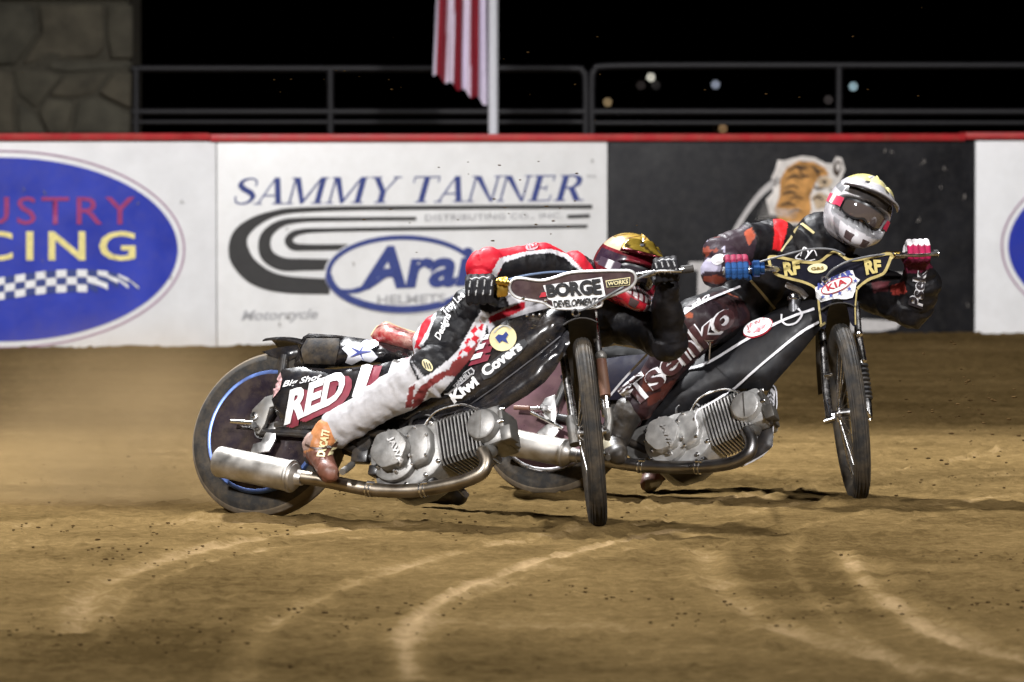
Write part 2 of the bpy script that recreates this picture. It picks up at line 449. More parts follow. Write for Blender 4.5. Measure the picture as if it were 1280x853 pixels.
track([(880, 690), (905, 740), (985, 790), (1130, 830), (1290, 853)], .08, .50, .010)
track([(1000, 668), (985, 700), (1010, 740), (1060, 790), (1150, 850)], .03, .30, .007)
track([(95, 790), (115, 740), (190, 705), (330, 672), (520, 655)], .075, .55, .008)
track([(130, 800), (150, 752), (225, 712), (360, 682), (560, 660)], .025, .30, .006)
track([(300, 853), (330, 790), (440, 730), (620, 680), (800, 655)], .05, .42, .006)
track([(760, 640), (900, 628), (1060, 600), (1290, 560)], .05, .30, .016)
track([(800, 655), (950, 640), (1100, 612), (1290, 585)], .03, .30, .010)
track([(860, 690), (960, 668), (1100, 640), (1290, 618)], .025, .25, .008)
track([(-20, 660), (100, 650), (250, 652), (400, 655)], .08, .25, .008)
for (cx_, cy_, sx_, sy_, am_) in [(1010, 715, 190, 50, .26), (200, 790, 180, 45, .20), (640, 830, 120, 40, .10), (900, 600, 260, 14, .12), (560, 705, 150, 26, -.10), (760, 780, 150, 50, -.08)]:   # darker and paler stretches of soil
    g0 = ground(cx_, cy_); gxw = (ground(cx_ + sx_, cy_) - g0).length; gyw = (ground(cx_, cy_ - sy_) - ground(cx_, cy_ + sy_)).length / 2
    dry -= am_ * np.exp(-((P2[:, 0] - g0.x) / gxw) ** 2 - ((P2[:, 1] - g0.y) / gyw) ** 2) * (.4 + 1.2 * fbm(P2, 4, 3, 81))
for (qx, qy, s0) in [(318, 648, .13), (748, 663, .07), (682, 620, .12), (1073, 631, .07)]:   # dirt pushed up round the tyres
    g0 = ground(qx, qy); d0 = np.hypot((P2[:, 0] - g0.x) / 1.6, P2[:, 1] - g0.y - .01); Zg += (.030 * np.exp(-((d0 - s0) / (s0 * .45)) ** 2) * (.3 + 1.2 * fbm(P2, 10, 3, 90)))
# loose dirt drifted against the foot of the boards
wl = ground(0, 437); wr = ground(1280, 418); wd_ = (wr - wl); wd_.z = 0; wdn = wd_.normalized(); WN = V((wdn.y, -wdn.x, 0))
if WN.y > 0: WN = -WN
dw = (P2[:, 0] - wl.x) * WN.x + (P2[:, 1] - wl.y) * WN.y
Zg += np.exp(-(np.clip(dw, -.3, 9) / .35) ** 2) * (.05 * fbm(P2, 1.6, 4, 70) - .012)
Zg *= fine
dry = np.clip(dry, 0, 1) * fine + .3 * (1 - fine)
nx, ny = len(gx), len(gy)
I = np.arange(nx * ny).reshape(ny, nx)
F = np.stack([I[:-1, :-1].ravel(), I[:-1, 1:].ravel(), I[1:, 1:].ravel(), I[1:, :-1].ravel()], 1)
me = bpy.data.meshes.new('dirt_track')
me.vertices.add(nx * ny); me.vertices.foreach_set('co', np.stack([P2[:, 0], P2[:, 1], Zg], 1).astype(np.float32).ravel())
me.loops.add(F.size); me.loops.foreach_set('vertex_index', F.ravel().astype(np.int32))
me.polygons.add(len(F)); me.polygons.foreach_set('loop_start', np.arange(0, F.size, 4, dtype=np.int32)); me.polygons.foreach_set('loop_total', np.full(len(F), 4, np.int32))
me.update(); me.polygons.foreach_set('use_smooth', np.ones(len(F), bool))
at_ = me.attributes.new('dry', 'FLOAT', 'POINT'); at_.data.foreach_set('value', dry.astype(np.float32))
gm = bpy.data.materials.new('raked dirt'); gm.use_nodes = True; t = gm.node_tree; N = t.nodes; L = t.links; b = N['Principled BSDF']
b.inputs['Roughness'].default_value = 1.; b.inputs['Specular IOR Level'].default_value = .0
a = N.new('ShaderNodeAttribute'); a.attribute_name = 'dry'
tc = N.new('ShaderNodeTexCoord')
n1 = N.new('ShaderNodeTexNoise'); n1.inputs['Scale'].default_value = 16; n1.inputs['Detail'].default_value = 10; n1.inputs['Roughness'].default_value = .78
L.new(tc.outputs['Object'], n1.inputs['Vector'])
ma = N.new('ShaderNodeMath'); ma.operation = 'MULTIPLY_ADD'; ma.inputs[1].default_value = 1.25; ma.inputs[2].default_value = -.625; L.new(n1.outputs[0], ma.inputs[0])
ad = N.new('ShaderNodeMath'); ad.operation = 'ADD'; ad.use_clamp = True; L.new(a.outputs['Fac'], ad.inputs[0]); L.new(ma.outputs[0], ad.inputs[1])
cr = N.new('ShaderNodeValToRGB'); cr.color_ramp.elements[0].color = (.074, .048, .018, 1); cr.color_ramp.elements[1].color = (.41, .285, .15, 1)
e = cr.color_ramp.elements.new(.42); e.color = (.176, .117, .048, 1)
L.new(ad.outputs[0], cr.inputs[0]); L.new(cr.outputs[0], b.inputs['Base Color'])
n2 = N.new('ShaderNodeTexNoise'); n2.inputs['Scale'].default_value = 45; n2.inputs['Detail'].default_value = 9; n2.inputs['Roughness'].default_value = .7; L.new(tc.outputs['Object'], n2.inputs['Vector'])
bp = N.new('ShaderNodeBump'); bp.inputs['Strength'].default_value = .9; bp.inputs['Distance'].default_value = .014; L.new(n2.outputs[0], bp.inputs['Height']); L.new(bp.outputs[0], b.inputs['Normal'])
gobj = link('dirt_track', me, gm); tag(gobj, 'tan raked dirt track with pale tyre swathes', 'ground', kind='structure')

# loose clods: on the track and thrown up by the wheels
clod = MB()
def lump(c, r):
    vs = []
    for i in range(3):
        a = -1 + i
        for k in range(5):
            q = 2 * math.pi * k / 5 + i
            rr = r * (1.25 if a == 0 else .7) * random.uniform(.7, 1.2)
            vs.append(c + V((math.cos(q) * rr, math.sin(q) * rr, a * r * .38)))
    fs = [(i * 5 + k, i * 5 + (k + 1) % 5, (i + 1) * 5 + (k + 1) % 5, (i + 1) * 5 + k) for i in range(2) for k in range(5)] + [(4, 3, 2, 1, 0), (10, 11, 12, 13, 14)]
    clod.add(vs, fs)
cand = np.stack([RNG.uniform(-.105, .105, 9000), 13.8 + 14 * RNG.uniform(0, 1, 9000) ** 1.2], 1); cand[:, 0] *= cand[:, 1]
keep = fbm(cand, 1.6, 3, 88) + RNG.uniform(-.10, .10, 9000) > .60
for x, y in cand[keep][:1000]: lump(V((x, y, .002)), random.uniform(.003, .0068) if random.random() < .95 else random.uniform(.007, .010))
clodm = mat('damp clod', (.060, .037, .015), 1., var=.3, spec=0.)
tag(clod.build('dirt_crumbs', clodm, smooth=False), 'dark dirt crumbs scattered over the tan track', 'dirt', kind='stuff')
clod = MB()
for _ in range(60):
    p = at(random.gauss(1205, 40), random.gauss(515, 38), random.uniform(20, 21.5)); lump(p, random.uniform(.004, .011))
for _ in range(34):
    p = at(random.gauss(640, 75), random.gauss(270, 40), random.uniform(20.2, 21.5)); lump(p, random.uniform(.003, .008))
for _ in range(30):
    p = at(random.gauss(640, 330), random.gauss(95, 50), random.uniform(20, 22)); lump(p, random.uniform(.002, .005))
tag(clod.build('flying_dirt', clodm, smooth=False), 'small dark clods of dirt flying through the air beside the bikes', 'dirt', kind='stuff')

# ---- advertising boards
WO = V((wl.x, wl.y, 0)); WPL = (WO, WN)
def wp(px, z): # point on the wall face above picture column px at height z
    p = on_plane(px, 300, WO, WN); return V((p.x, p.y, z))
wall = root('barrier_wall', tuple(wp(640, 0)), 'white and black trackside barrier wall with red top rail and sponsor boards', 'wall')
whitebd = mat('white painted board', (.82, .825, .835), .42, var=.04, vs=5, dust=.10, bump=.1, bs=12, dustc=(.45, .42, .38))
whitebd2 = mat('warm white painted board', (.77, .77, .765), .42, var=.04, vs=5, dust=.13, bump=.1, bs=12, dustc=(.45, .42, .36))
blackbd = mat('black painted board', (.011, .011, .013), .55, spec=.25, var=.35, vs=4, dust=.18, bump=.1, bs=12, dustc=(.09, .085, .08))
HT = 1.405
def panel(x0, x1, m, label):
    mb = MB(); a, b_ = wp(x0, -.1), wp(x1, -.1); up = V((0, 0, HT - .0 + .1)); g = (b_ - a).normalized() * .004
    mb.prism([a + g, b_ - g, b_ - g + up, a + g + up], -WN * .09)
    o = mb.build('board', m, wall, bevel=.006); tag(o, label); return o
bd1 = panel(-420, 271, whitebd, 'white board with a blue oval racing emblem and checkered ribbon')
bd2 = panel(271, 760, whitebd2, 'white board with blue serif lettering and a looping black stripe')
bd3 = panel(760, 1219, blackbd, 'black board with a tiger head')
bd4 = panel(1219, 1760, whitebd, 'white board with the edge of a blue oval')
panel(-1350, -420, whitebd2, 'plain white board at the far left end')
panel(1760, 2650, blackbd, 'plain black board at the far right end')
redm = mat('red painted rail', (.42, .02, .025), .45, var=.15, vs=6, dust=.3)
for x0, x1, z0, z1 in [(-1350, 262, .008, .058), (262, 1205, .0, .052), (1205, 2650, .012, .062)]:
    mb = MB(); a, b_ = wp(x0, HT + z0), wp(x1, HT + z0)
    mb.prism([a + WN * .03, b_ + WN * .03, b_ + WN * .03 + V((0, 0, z1 - z0)), a + WN * .03 + V((0, 0, z1 - z0))], -WN * .15)
    mb.build('top_rail', redm, wall, bevel=.012)
mb = MB()
for px_ in (-75, 62, 390, 512, 634, 880, 1000, 1120): pass
oval = mat('blue oval print', (.022, .042, .40), .4, var=.12, vs=3, dust=.1)
ringm = mat('mauve ring print', (.38, .24, .34), .5); ydim = mat('yellow print', (.80, .70, .28), .45); rdim = mat('faded red print', (.30, .035, .16), .5)
navy = mat('navy print', (.035, .055, .22), .5); chark = mat('charcoal print', (.035, .034, .034), .5); greyp = mat('faded grey print', (.42, .42, .43), .5)
def emblem(bd, cx, cy, text):
    A, B = 219, 115
    v, f = strip(ellipse(cx, cy, A + 8, B + 8, n=96) + [ellipse(cx, cy, A + 8, B + 8, n=96)[0]], 2.4); drape(v, f, 'oval_ring', ringm, bd, plane=WPL, off=.004)
    patch(ellipse(cx, cy, A, B, n=96), 'oval', oval, bd, plane=WPL, off=.004)
    if not text: return
    letter('INDUSTRY', [(cx - 146, 281), (cx + 165, 281), (cx + 165, 246), (cx - 146, 246)], rdim, bd, plane=WPL, off=.008, bold=.004, space=1.15)
    letter('RACING', [(cx - 140, 326), (cx + 166, 326), (cx + 166, 289), (cx - 140, 289)], ydim, bd, plane=WPL, off=.008, bold=.015, space=1.3)
    top = lambda x: 341 + 22 * ((x - 95) / 80) ** 2 * .9 if x > 60 else 345 - 4 * math.sin((x + 60) / 40)
    xs = np.linspace(cx - 165, cx + 170, 27)
    wv, wf, dv, df = [], [], [], []
    for i in range(26):
        x0, x1 = xs[i], xs[i + 1]; a0 = 345 + 8 * math.cos((x0 - 95) / 52 + math.pi) + (10 * ((x0 - 130) / 40) ** 2 if x0 > 130 else 0); a1 = 345 + 8 * math.cos((x1 - 95) / 52 + math.pi) + (10 * ((x1 - 130) / 40) ** 2 if x1 > 130 else 0)
        hh = 28 if i < 22 else 28 - (i - 21) * 5; h2 = 28 if i < 21 else 28 - (i - 20) * 5
        for j in range(3):
            l0, l1 = j / 3, (j + 1) / 3
            q = [(x0, a0 + h2 * l0), (x1, a1 + hh * l0), (x1, a1 + hh * l1), (x0, a0 + h2 * l1)]
            tv, tf = (wv, wf) if (i + j) % 2 == 0 else (dv, df); k = len(tv); tv += q; tf.append((k, k + 1, k + 2, k + 3))
    drape(wv, wf, 'checker_white', white, bd, plane=WPL, off=.008); drape(dv, df, 'checker_dark', navy, bd, plane=WPL, off=.008)
emblem(bd1, 3, 312, True); emblem(bd4, 1479, 308, True)
# second board
serif_text('SAMMY TANNER', [(293, 256), (729, 251), (729, 218.5), (293, 222.5)], navy, bd2, WPL, .004)
letter('TM', [(733, 223), (744, 223), (744, 219), (733, 219)], greyp, bd2, plane=WPL, off=.004)
def loop(pts, wds):
    pts = curve2(pts, 8); band(pts, wds, 'stripe', chark, bd2, plane=WPL, off=.004, smooth=0)
loop([(740, 258.5), (560, 259.5), (400, 261.5), (340, 268), (303, 290), (299, 318), (318, 342), (352, 355), (412, 358.5)], [5, 5, 6, 8, 18, 27, 27, 22, 19])
loop([(520, 273.5), (440, 274), (380, 275), (350, 280), (332, 296), (333, 318), (352, 330), (380, 331), (414, 331)], [4.5, 5, 6, 9, 14, 17, 17, 15, 13.5])
loop([(734, 283), (600, 285), (420, 287.5), (375, 290), (361, 299), (366, 308), (385, 309.5), (446, 309)], [4, 4.5, 5, 7, 10, 10, 8, 7])
loop([(737, 270), (709, 271)], [4.5, 4.5])
letter('DISTRIBUTING CO., INC.', [(531, 278), (703, 274), (703, 266), (531, 268.5)], greyp, bd2, plane=WPL, off=.004, bold=.02, space=1.1)
patch(ellipse(507, 342, 102, 51, n=80), 'oval_backing', whitebd2, bd2, plane=WPL, off=.0065)
v, f = strip(ellipse(503, 342, 93, 45, n=80) + [ellipse(503, 342, 93, 45, n=80)[0]], [5] * 10 + [9] * 30 + [6] * 41); drape(v, f, 'oval_ring', navy, bd2, plane=WPL, off=.010)
letter('Arai', [(448, 363), (594, 358), (590, 306), (444, 308)], navy, bd2, plane=WPL, off=.011, bold=.035, shear=.25)
band([(420, 362), (440, 364), (462, 357), (482, 345), (500, 341)], [2, 7, 5, 3], 'swash', navy, bd2, plane=WPL, off=.0125)
letter('HELMETS', [(471, 381), (556, 378), (556, 367), (471, 369)], greyp, bd2, plane=WPL, off=.011, bold=.02)
letter('Motorcycle', [(301, 405), (397, 402), (397, 386), (301, 388)], greyp, bd2, plane=WPL, off=.004, bold=.02, shear=.3)
# black board: tiger head, a pale loop and pieces of white lettering
tig = mat('tiger orange print', (.52, .26, .075), .5, var=.4, vs=14); tw = mat('tiger white print', (.72, .68, .64), .5, var=.2, vs=12)
lw = mat('pale stroke print', (.50, .48, .47), .5, var=.1)
tw2 = mat('tiger pale fur print', (.55, .42, .28), .5, var=.3, vs=20); tdk = mat('tiger stripe print', (.05, .03, .02), .5)
patch([(962, 268), (957, 250), (966, 240), (964, 222), (969, 212), (972, 200), (980, 201), (990, 198), (1003, 195), (1018, 197), (1031, 204), (1040, 205), (1045, 196), (1052, 198), (1056, 212), (1050, 228), (1053, 245), (1046, 262), (1050, 280), (985, 282), (975, 270)], 'tiger_fur', tw, bd3, plane=WPL, off=.004)
patch([(974, 278), (968, 262), (974, 246), (975, 224), (983, 210), (998, 201), (1018, 203), (1031, 210), (1036, 219), (1024, 221), (1018, 230), (1012, 246), (1014, 262), (1008, 278)], 'tiger_face', tig, bd3, plane=WPL, off=.0065)
for pl in ([(1020, 224), (1032, 220), (1041, 226), (1036, 234), (1024, 236)], [(1014, 246), (1024, 240), (1036, 246), (1034, 258), (1020, 262)], [(1030, 262), (1040, 258), (1044, 270), (1030, 276)]): patch(pl, 'tiger_cheek', tw2, bd3, plane=WPL, off=.0085)
patch([(1041, 206), (1046, 200), (1051, 203), (1051, 212), (1046, 222), (1041, 216)], 'tiger_ear', tdk, bd3, plane=WPL, off=.0085); patch([(1044, 207), (1048, 203), (1050, 210), (1046, 215)], 'tiger_ear_fur', tw, bd3, plane=WPL, off=.0105)
patch([(1026, 227), (1031, 225), (1034, 228), (1029, 231)], 'tiger_eye', tdk, bd3, plane=WPL, off=.0105)
for k in range(5): band([(1000 - k * 2, 262 + k * 3), (975, 262 + k * 2), (952 - k * 2, 254 + k * 5)], [.4, .9, .3], 'whisker', tw, bd3, plane=WPL, off=.0112)
for pts in ([(1036, 236), (1042, 240), (1048, 238)], [(1038, 248), (1044, 252), (1050, 250)], [(980, 236), (990, 232), (998, 236)], [(986, 250), (994, 246), (1004, 249)], [(992, 206), (1000, 212), (1010, 208)], [(1016, 208), (1022, 214), (1030, 213)], [(984, 268), (994, 262), (1002, 266)]): band(pts, [.8, 2.6, .6], 'tiger_stripe', tdk, bd3, plane=WPL, off=.0110)
for pts in ([(984, 214), (996, 208), (1006, 210)], [(980, 226), (992, 220), (1004, 224)], [(1012, 206), (1020, 214), (1024, 222)], [(976, 244), (986, 240), (996, 243)], [(974, 258), (984, 254), (994, 258)], [(1016, 232), (1022, 236), (1030, 234)], [(1014, 250), (1022, 246), (1030, 252)], [(998, 214), (1004, 220), (1012, 220)]):
    band(pts, [1, 3.4, 1], 'tiger_stripe', tdk, bd3, plane=WPL, off=.0105)
band([(975, 224), (955, 238), (938, 258), (924, 280), (912, 305), (905, 325)], [10, 7, 6, 8, 9], 'pale_loop', lw, bd3, plane=WPL, off=.004)
for pl in ([(861, 327.5), (892, 327.5), (892, 338), (861, 338)], [(872, 338), (888, 338), (887, 404), (871, 404)], [(1096, 342), (1133, 341), (1133, 362), (1096, 364)], [(1062, 398), (1128, 402), (1120, 411), (1100, 414.5), (1062, 415)]):
    patch(pl, 'white_letter_piece', lw, bd3, plane=WPL, off=.004)
patch([(1108, 347), (1122, 346), (1122, 355), (1108, 356)], 'letter_counter', blackbd, bd3, plane=WPL, off=.0065)
# scuffs
sm = mat('scuff mark', (.34, .31, .28), .8)
for _ in range(26):
    x = random.uniform(10, 1210); y = random.uniform(186, 412); bd_ = bd1 if x < 268 else bd2 if x < 757 else bd3
    band([(x, y), (x + random.uniform(-3, 3), y + random.uniform(1, 4)), (x + random.uniform(-4, 4), y + random.uniform(3, 7))], [.5, random.uniform(.8, 1.6), .3], 'scuff', sm if bd_ is bd3 else mat('dark scuff', (.2, .18, .16), .8), bd_, plane=WPL, off=.013, smooth=2)

# ---- stone pillar behind the boards
DP = 43.
pil = root('stone_pillar', tuple(at(60, 163, DP) * V((1, 1, 0)) if False else (at(60, 163, DP).x, DP, 0)), 'broad rough stone pillar in the dark behind the white boards', 'pillar')
mort = mat('pillar mortar', (.098, .088, .064), .95, var=.2, bump=.5, bs=30)
mb = MB(); a = at(-130, 165, DP); b_ = at(161, 165, DP)
mb.prism([V((a.x, DP + .035, 0)), V((b_.x, DP + .035, 0)), V((b_.x, DP + .035, 5.2)), V((a.x, DP + .035, 5.2))], V((0, 1.4, 0))); mb.build('mortar_core', mort, pil)
stones = [
    [(-125, 2), (-20, 4), (-14, 82), (-125, 84)], [(-16, 4), (42, 6), (48, 40), (20, 82), (-10, 82)], [(46, 5), (128, 6), (131, 60), (120, 72), (60, 74), (26, 82), (52, 40)], [(132, 5), (166, 6), (166, 74), (138, 74), (134, 50)],
    [(64, 77), (165, 77), (165, 86), (80, 90), (56, 86)], [(-125, 88), (-12, 86), (16, 92), (18, 168), (-125, 168)], [(14, 84), (54, 88), (78, 96), (44, 138), (22, 120)], [(20, 126), (42, 142), (56, 168), (22, 168)], [(82, 94), (138, 91), (118, 118), (92, 124), (60, 120)],
    [(47, 140), (58, 124), (92, 128), (84, 168), (60, 168)], [(97, 127), (120, 122), (163, 142), (163, 168), (88, 168)], [(122, 117), (142, 91), (165, 90), (163, 137)],
    [(-140, -12), (168, -12), (168, 0), (-140, 0)], [(-125, -90), (20, -90), (24, -16), (-125, -16)], [(24, -90), (164, -90), (164, -16), (28, -16)]]
for i, s in enumerate(stones):
    mb = MB(); c = np.mean(s, 0); poly = [at(*(np.array(p) + (c - np.array(p)) / max(np.hypot(*(c - np.array(p))), 1) * .4), DP) for p in s]
    poly = [V((p.x, DP + random.uniform(-.03, .03), p.z)) for p in poly]
    mb.prism(poly, V((0, .12, 0)))
    k = random.uniform(.8, 1.2)
    mb.build('stone', mat('pillar stone %s' % 'abc'[i % 3], [(.125, .113, .082), (.114, .105, .078), (.134, .118, .084)][i % 3], .92, var=.35, vs=5, bump=.9, bs=9), pil, bevel=.03, ang=60)

# ---- railing
DF = 41.
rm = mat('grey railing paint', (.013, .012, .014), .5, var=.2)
rail = root('pipe_railing', (0, DF, 0), 'grey pipe railing with round corners along the dark bank behind the boards', 'railing')
def rp(x, y): p = at(x, y, DF); return V((p.x, DF, p.z))
r_ = .027
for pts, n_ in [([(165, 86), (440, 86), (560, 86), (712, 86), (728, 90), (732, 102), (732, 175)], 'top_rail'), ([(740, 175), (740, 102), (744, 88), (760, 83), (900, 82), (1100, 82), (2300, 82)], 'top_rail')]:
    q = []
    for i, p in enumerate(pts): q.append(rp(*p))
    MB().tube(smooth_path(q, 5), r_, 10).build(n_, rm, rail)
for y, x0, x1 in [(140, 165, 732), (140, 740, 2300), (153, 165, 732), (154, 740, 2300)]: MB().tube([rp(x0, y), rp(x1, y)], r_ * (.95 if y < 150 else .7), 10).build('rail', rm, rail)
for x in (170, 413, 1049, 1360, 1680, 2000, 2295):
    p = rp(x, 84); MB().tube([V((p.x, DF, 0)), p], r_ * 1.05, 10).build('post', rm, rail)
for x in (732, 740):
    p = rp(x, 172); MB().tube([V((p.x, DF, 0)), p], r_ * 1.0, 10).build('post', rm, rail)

# ---- flag
DFl = 39.5; p = at(616.5, 160, DFl)
fp = root('flagpole', (p.x, DFl, 0), 'white flagpole standing behind the white board', 'pole')
MB().lathe((p.x, DFl, 0), (0, 0, 1), [(.038, 0), (.038, 2.2), (.034, 5.2), (.02, 5.25)], 20).build('pole', mat('white pole paint', (.72, .72, .76), .4, var=.05), fp)
MB().lathe((p.x, DFl, 5.24), (0, 0, 1), [(.0, 0), (.05, .03), (.06, .07), (.04, .12), (0, .135)], 16).build('finial', gold, fp)
MB().lathe((p.x, DFl, 0), (0, 0, 1), [(.07, 0), (.07, .05), (.05, .08)], 20).build('base_collar', rm, fp)
nu, nv = 60, 60; vs = []; cols = []; fs = []
top = 4.9
for i in range(nu + 1):
    for j in range(nv + 1):
        s = i / nu; tt = j / nv                     # s: across the gathered cloth from the pole, tt: down
        xo = -.045 - s * (.40 + .02 * math.sin(tt * 7))
        yo = .05 * math.sin(s * 17 + tt * 2.6 + math.sin(tt * 5)) * (.35 + .65 * tt) + .022 * math.sin(s * 37 + tt * 4) + .01 * math.sin(s * 63 - tt * 6)
        zb = at(610 - 62 * s, 131 - 38 * s + 3 * math.sin(s * 26), DFl).z
        z = top * (1 - tt) + zb * tt - .02 * math.sin(s * 19) * (1 - tt)
        vs.append(V((p.x + xo, DFl + yo, z)))
        k = int((s * 6.2 + .10 * math.sin(tt * 5 + s * 3)) * 1.0 + .1) % 2
        red = k == 1
        c = (.28, .002, .014) if red else (.74, .66, .80)
        if tt < .42 and s > .0 and s < .62: c = (.03, .04, .18)
        cols.append(c)
for i in range(nu):
    for j in range(nv):
        a = i * (nv + 1) + j; fs.append((a, a + nv + 1, a + nv + 2, a + 1))
fl = rawmesh('flag', vs, fs, mat('flag cloth', rough=.7, attr=True, var=.05), None, cols=np.array(cols))
tag(fl, 'red and white striped flag hanging limp from the white pole', 'flag')

# ---- far lamps
for (x, y, r, c, e, lb) in [(813.5, 97, .08, (1, .97, .82), 2.6, 'brightest warm white distant lamp above the left end of the black board'), (894.5, 106, .08, (.72, .8, 1), 1.3, 'pale blue white distant lamp above the tiger head'), (1066.5, 108.5, .08, (.62, .9, 1), 1.9, 'pale cyan distant lamp just right of the railing post'),
                            (759.5, 128, .08, (1, .72, .38), 1.0, 'small amber distant lamp just right of the twin railing posts'), (903.5, 161, .08, (1, .62, .3), .9, 'small amber distant lamp low over the red rail'), (1035.5, 125, .08, (.7, .6, .58), .22, 'faint grey distant lamp left of the railing post'), (801, 107, .08, (.7, .58, .55), .14, 'faint brownish distant lamp under the bright warm lamp'), (820, 107, .08, (.6, .55, .55), .12, 'faintest grey distant lamp right under the bright warm lamp')]:
    p = at(x, y, 210); t = root('distant_lamp', (p.x, p.y, 0), lb, 'lamp', 'distant lamps')
    MB().tube([V((p.x, p.y, 0)), p - V((0, 0, .2))], .05, 6).build('post', blackfr, t)
    MB().sphere(p, r, 14).build('globe', mat('lamp glow %d' % int(x), c, .5, emit=e, var=0), t)
    MB().lathe(p + V((0, 0, .09)), (0, 0, 1), [(.2, 0), (.06, .1), (0, .12)], 12).build('cap', blackfr, t)

# ================================================================== MOTORCYCLES
class Frame:
    """a bike's own frame: u along its heading, v up in its leaning plane, w out of its right flank"""
    def __init__(s, cx, cy, yaw, lean):
        s.O = ground(cx, cy); y, l = math.radians(yaw), math.radians(lean)
        s.u = V((math.cos(y), -math.sin(y), 0)); s.w = V((-math.sin(y) * math.cos(l), -math.cos(y) * math.cos(l), math.sin(l)))
        s.v = s.w.cross(s.u).normalized()
        if s.v.z < 0: s.v = -s.v
    def L(s, u, v, w): return s.O + s.u * u + s.v * v + s.w * w
    def P(s, px, py, w=0.): return on_plane(px, py, s.O + s.w * w, s.w)
    def uv(s, px, py, w=0.): p = s.P(px, py, w) - s.O; return p.dot(s.u), p.dot(s.v)

def tyre_profile(R, a, b, ribs):          # (radius, height along axle) closed section
    pr = []
    for k in range(40):
        t = 2 * math.pi * k / 40; c, s_ = math.cos(t), math.sin(t)
        r = R - b + b * math.copysign(abs(c) ** .85, c); h = a * math.copysign(abs(s_) ** .8, s_)
        if ribs and c > .35: r -= .0035 if (k % 2) else 0
        if not ribs: r -= .0022 if (k % 3 == 1 and c > .2) else 0; h += (.0018 if k % 4 == 1 else 0) * (1 if s_ > 0 else -1) * (c < .3)
        pr.append((r, h))
    return pr
def engine(F, o, c0px, c1px, port, al=None):
    alloy = al
    """single-cylinder engine laid along the line from ignition cover to head cover"""
    W0 = .12
    u0, v0 = F.uv(*c0px, W0); u1, v1 = F.uv(*c1px, W0)
    a = V((u1 - u0, v1 - v0, 0)); ln = a.length; a.normalize(); b = V((-a.y, a.x, 0))
    S = F.u * a.x + F.v * a.y; T = F.u * b.x + F.v * b.y; W = F.w
    def Q(s, t, w): return F.L(u0, v0, 0) + S * s + T * t + W * w
    k = ln / .345
    eng = []
    # crankcase: stepped round casting
    mb = MB(); out = [(-.105, .0), (-.085, .06), (-.03, .095), (.05, .10), (.13, .085), (.17, .085), (.17, -.085), (.13, -.115), (.08, -.132), (.0, -.14), (-.07, -.125), (-.10, -.08)]
    mb.prism([Q(s * k, t * k, -.11) for s, t in out], W * .20)
    cc = mb.build('crankcase', alloy, o, bevel=.014)
    mb = MB(); mb.prism([Q(s * k, t * k, .088) for s, t in ellipse(-.005, -.015, .092, .092, n=28)], W * .03); mb.build('ignition_flange', alloy, cc, bevel=.006)
    mb = MB(); hx = []
    for j in range(24):
        t = 2 * math.pi * j / 24; rr = .071 * (1 + .045 * math.cos(6 * t)); hx.append((rr * math.cos(t), rr * math.sin(t)))
    mb.prism([Q(s * k, t * k, .115) for s, t in hx], W * .055); ig = mb.build('ignition_cover', alloy, o, bevel=.007)
    mb = MB()
    for j in range(6):
        t = math.radians(60 * j + 30); mb.lathe(Q(.078 * k * math.cos(t), .078 * k * math.sin(t), .115), W, [(.008, 0), (.008, .022), (.005, .026)], 10)
    mb.build('cover_bolts', chrome, ig)['kind'] = 'stuff'
    mb = MB(); mb.prism([Q(s * k, t * k, .07) for s, t in [(.055, .055), (.09, .075), (.135, .07), (.155, .03), (.15, -.03), (.125, -.075), (.06, -.08)]], W * .06); g = mb.build('gear_cover', alloy, o, bevel=.018, segs=3)
    mb = MB()
    for s, t in [(.10, .062), (.142, .02), (.128, -.055), (.07, -.072)]: mb.lathe(Q(s * k, t * k, .128), W, [(.006, 0), (.006, .010), (.004, .012)], 8)
    mb.build('cover_bolts', chrome, g)['kind'] = 'stuff'
    mb = MB()
    for s, t in [(-.095, .03), (-.07, .075), (.0, .09), (.15, .075), (.155, -.075), (.10, -.112), (.02, -.125), (-.05, -.115), (-.092, -.05)]: mb.lathe(Q(s * k, t * k, .088), W, [(.0085, 0), (.0085, .010), (.005, .013)], 8)
    mb.build('case_bolts', chrome, cc)['kind'] = 'stuff'
    mb = MB(); mb.tube(smooth_path([Q(-.06 * k, .09, .05), Q(-.08 * k, .15, .06), Q(-.02 * k, .18, .05), Q(.08 * k, .15, .03), Q(.2 * k, .12, .03)], 6), .009, 8); mb.build('oil_hose', blackfr, o)
    mb = MB(); mb.tube(smooth_path([Q(.12 * k, .07, .10), Q(.18 * k, .115, .10), Q(.28 * k, .11, .10), Q(.34 * k, .07, .10)], 6), .0045, 8); mb.build('oil_line', chrome, o)
    # sump lip and lower bolts
    mb = MB(); mb.prism([Q(s * k, t * k, -.08) for s, t in [(-.07, -.10), (-.03, -.15), (.06, -.155), (.12, -.132), (.12, -.09)]], W * .15); mb.build('sump', blackfr, o, bevel=.012)
    # barrel and its fins
    mb = MB(); mb.box(Q(.245 * k, -.0, .0), S * .085 * k, T * .058, W * .062); bar = mb.build('barrel', blackmt, o, bevel=.02)  # core coloured black to deepen the shade between the fins
    for j in range(12):
        s = (.168 + j * .0143) * k; pts = []
        for t, w in [(-.098, -.07), (-.08, -.090), (.075, -.090), (.092, -.07), (.092, .075), (.075, .094), (-.08, .096), (-.098, .078)]: pts.append(Q(s, t, w))
        MB().prism(pts, S * .0052).build('cooling_fin', al, bar)
    # head
    mb = MB(); mb.box(Q(.372 * k, .0, .0), S * .040 * k, T * .076, W * .085); hd = mb.build('cylinder_head', alloy, o, bevel=.016)
    mb = MB(); mb.lathe(Q(.349 * k, .004, .070), W, [(.066, 0), (.066, .022), (.060, .030), (.057, .044), (.050, .048), (.0, .048)], 36)
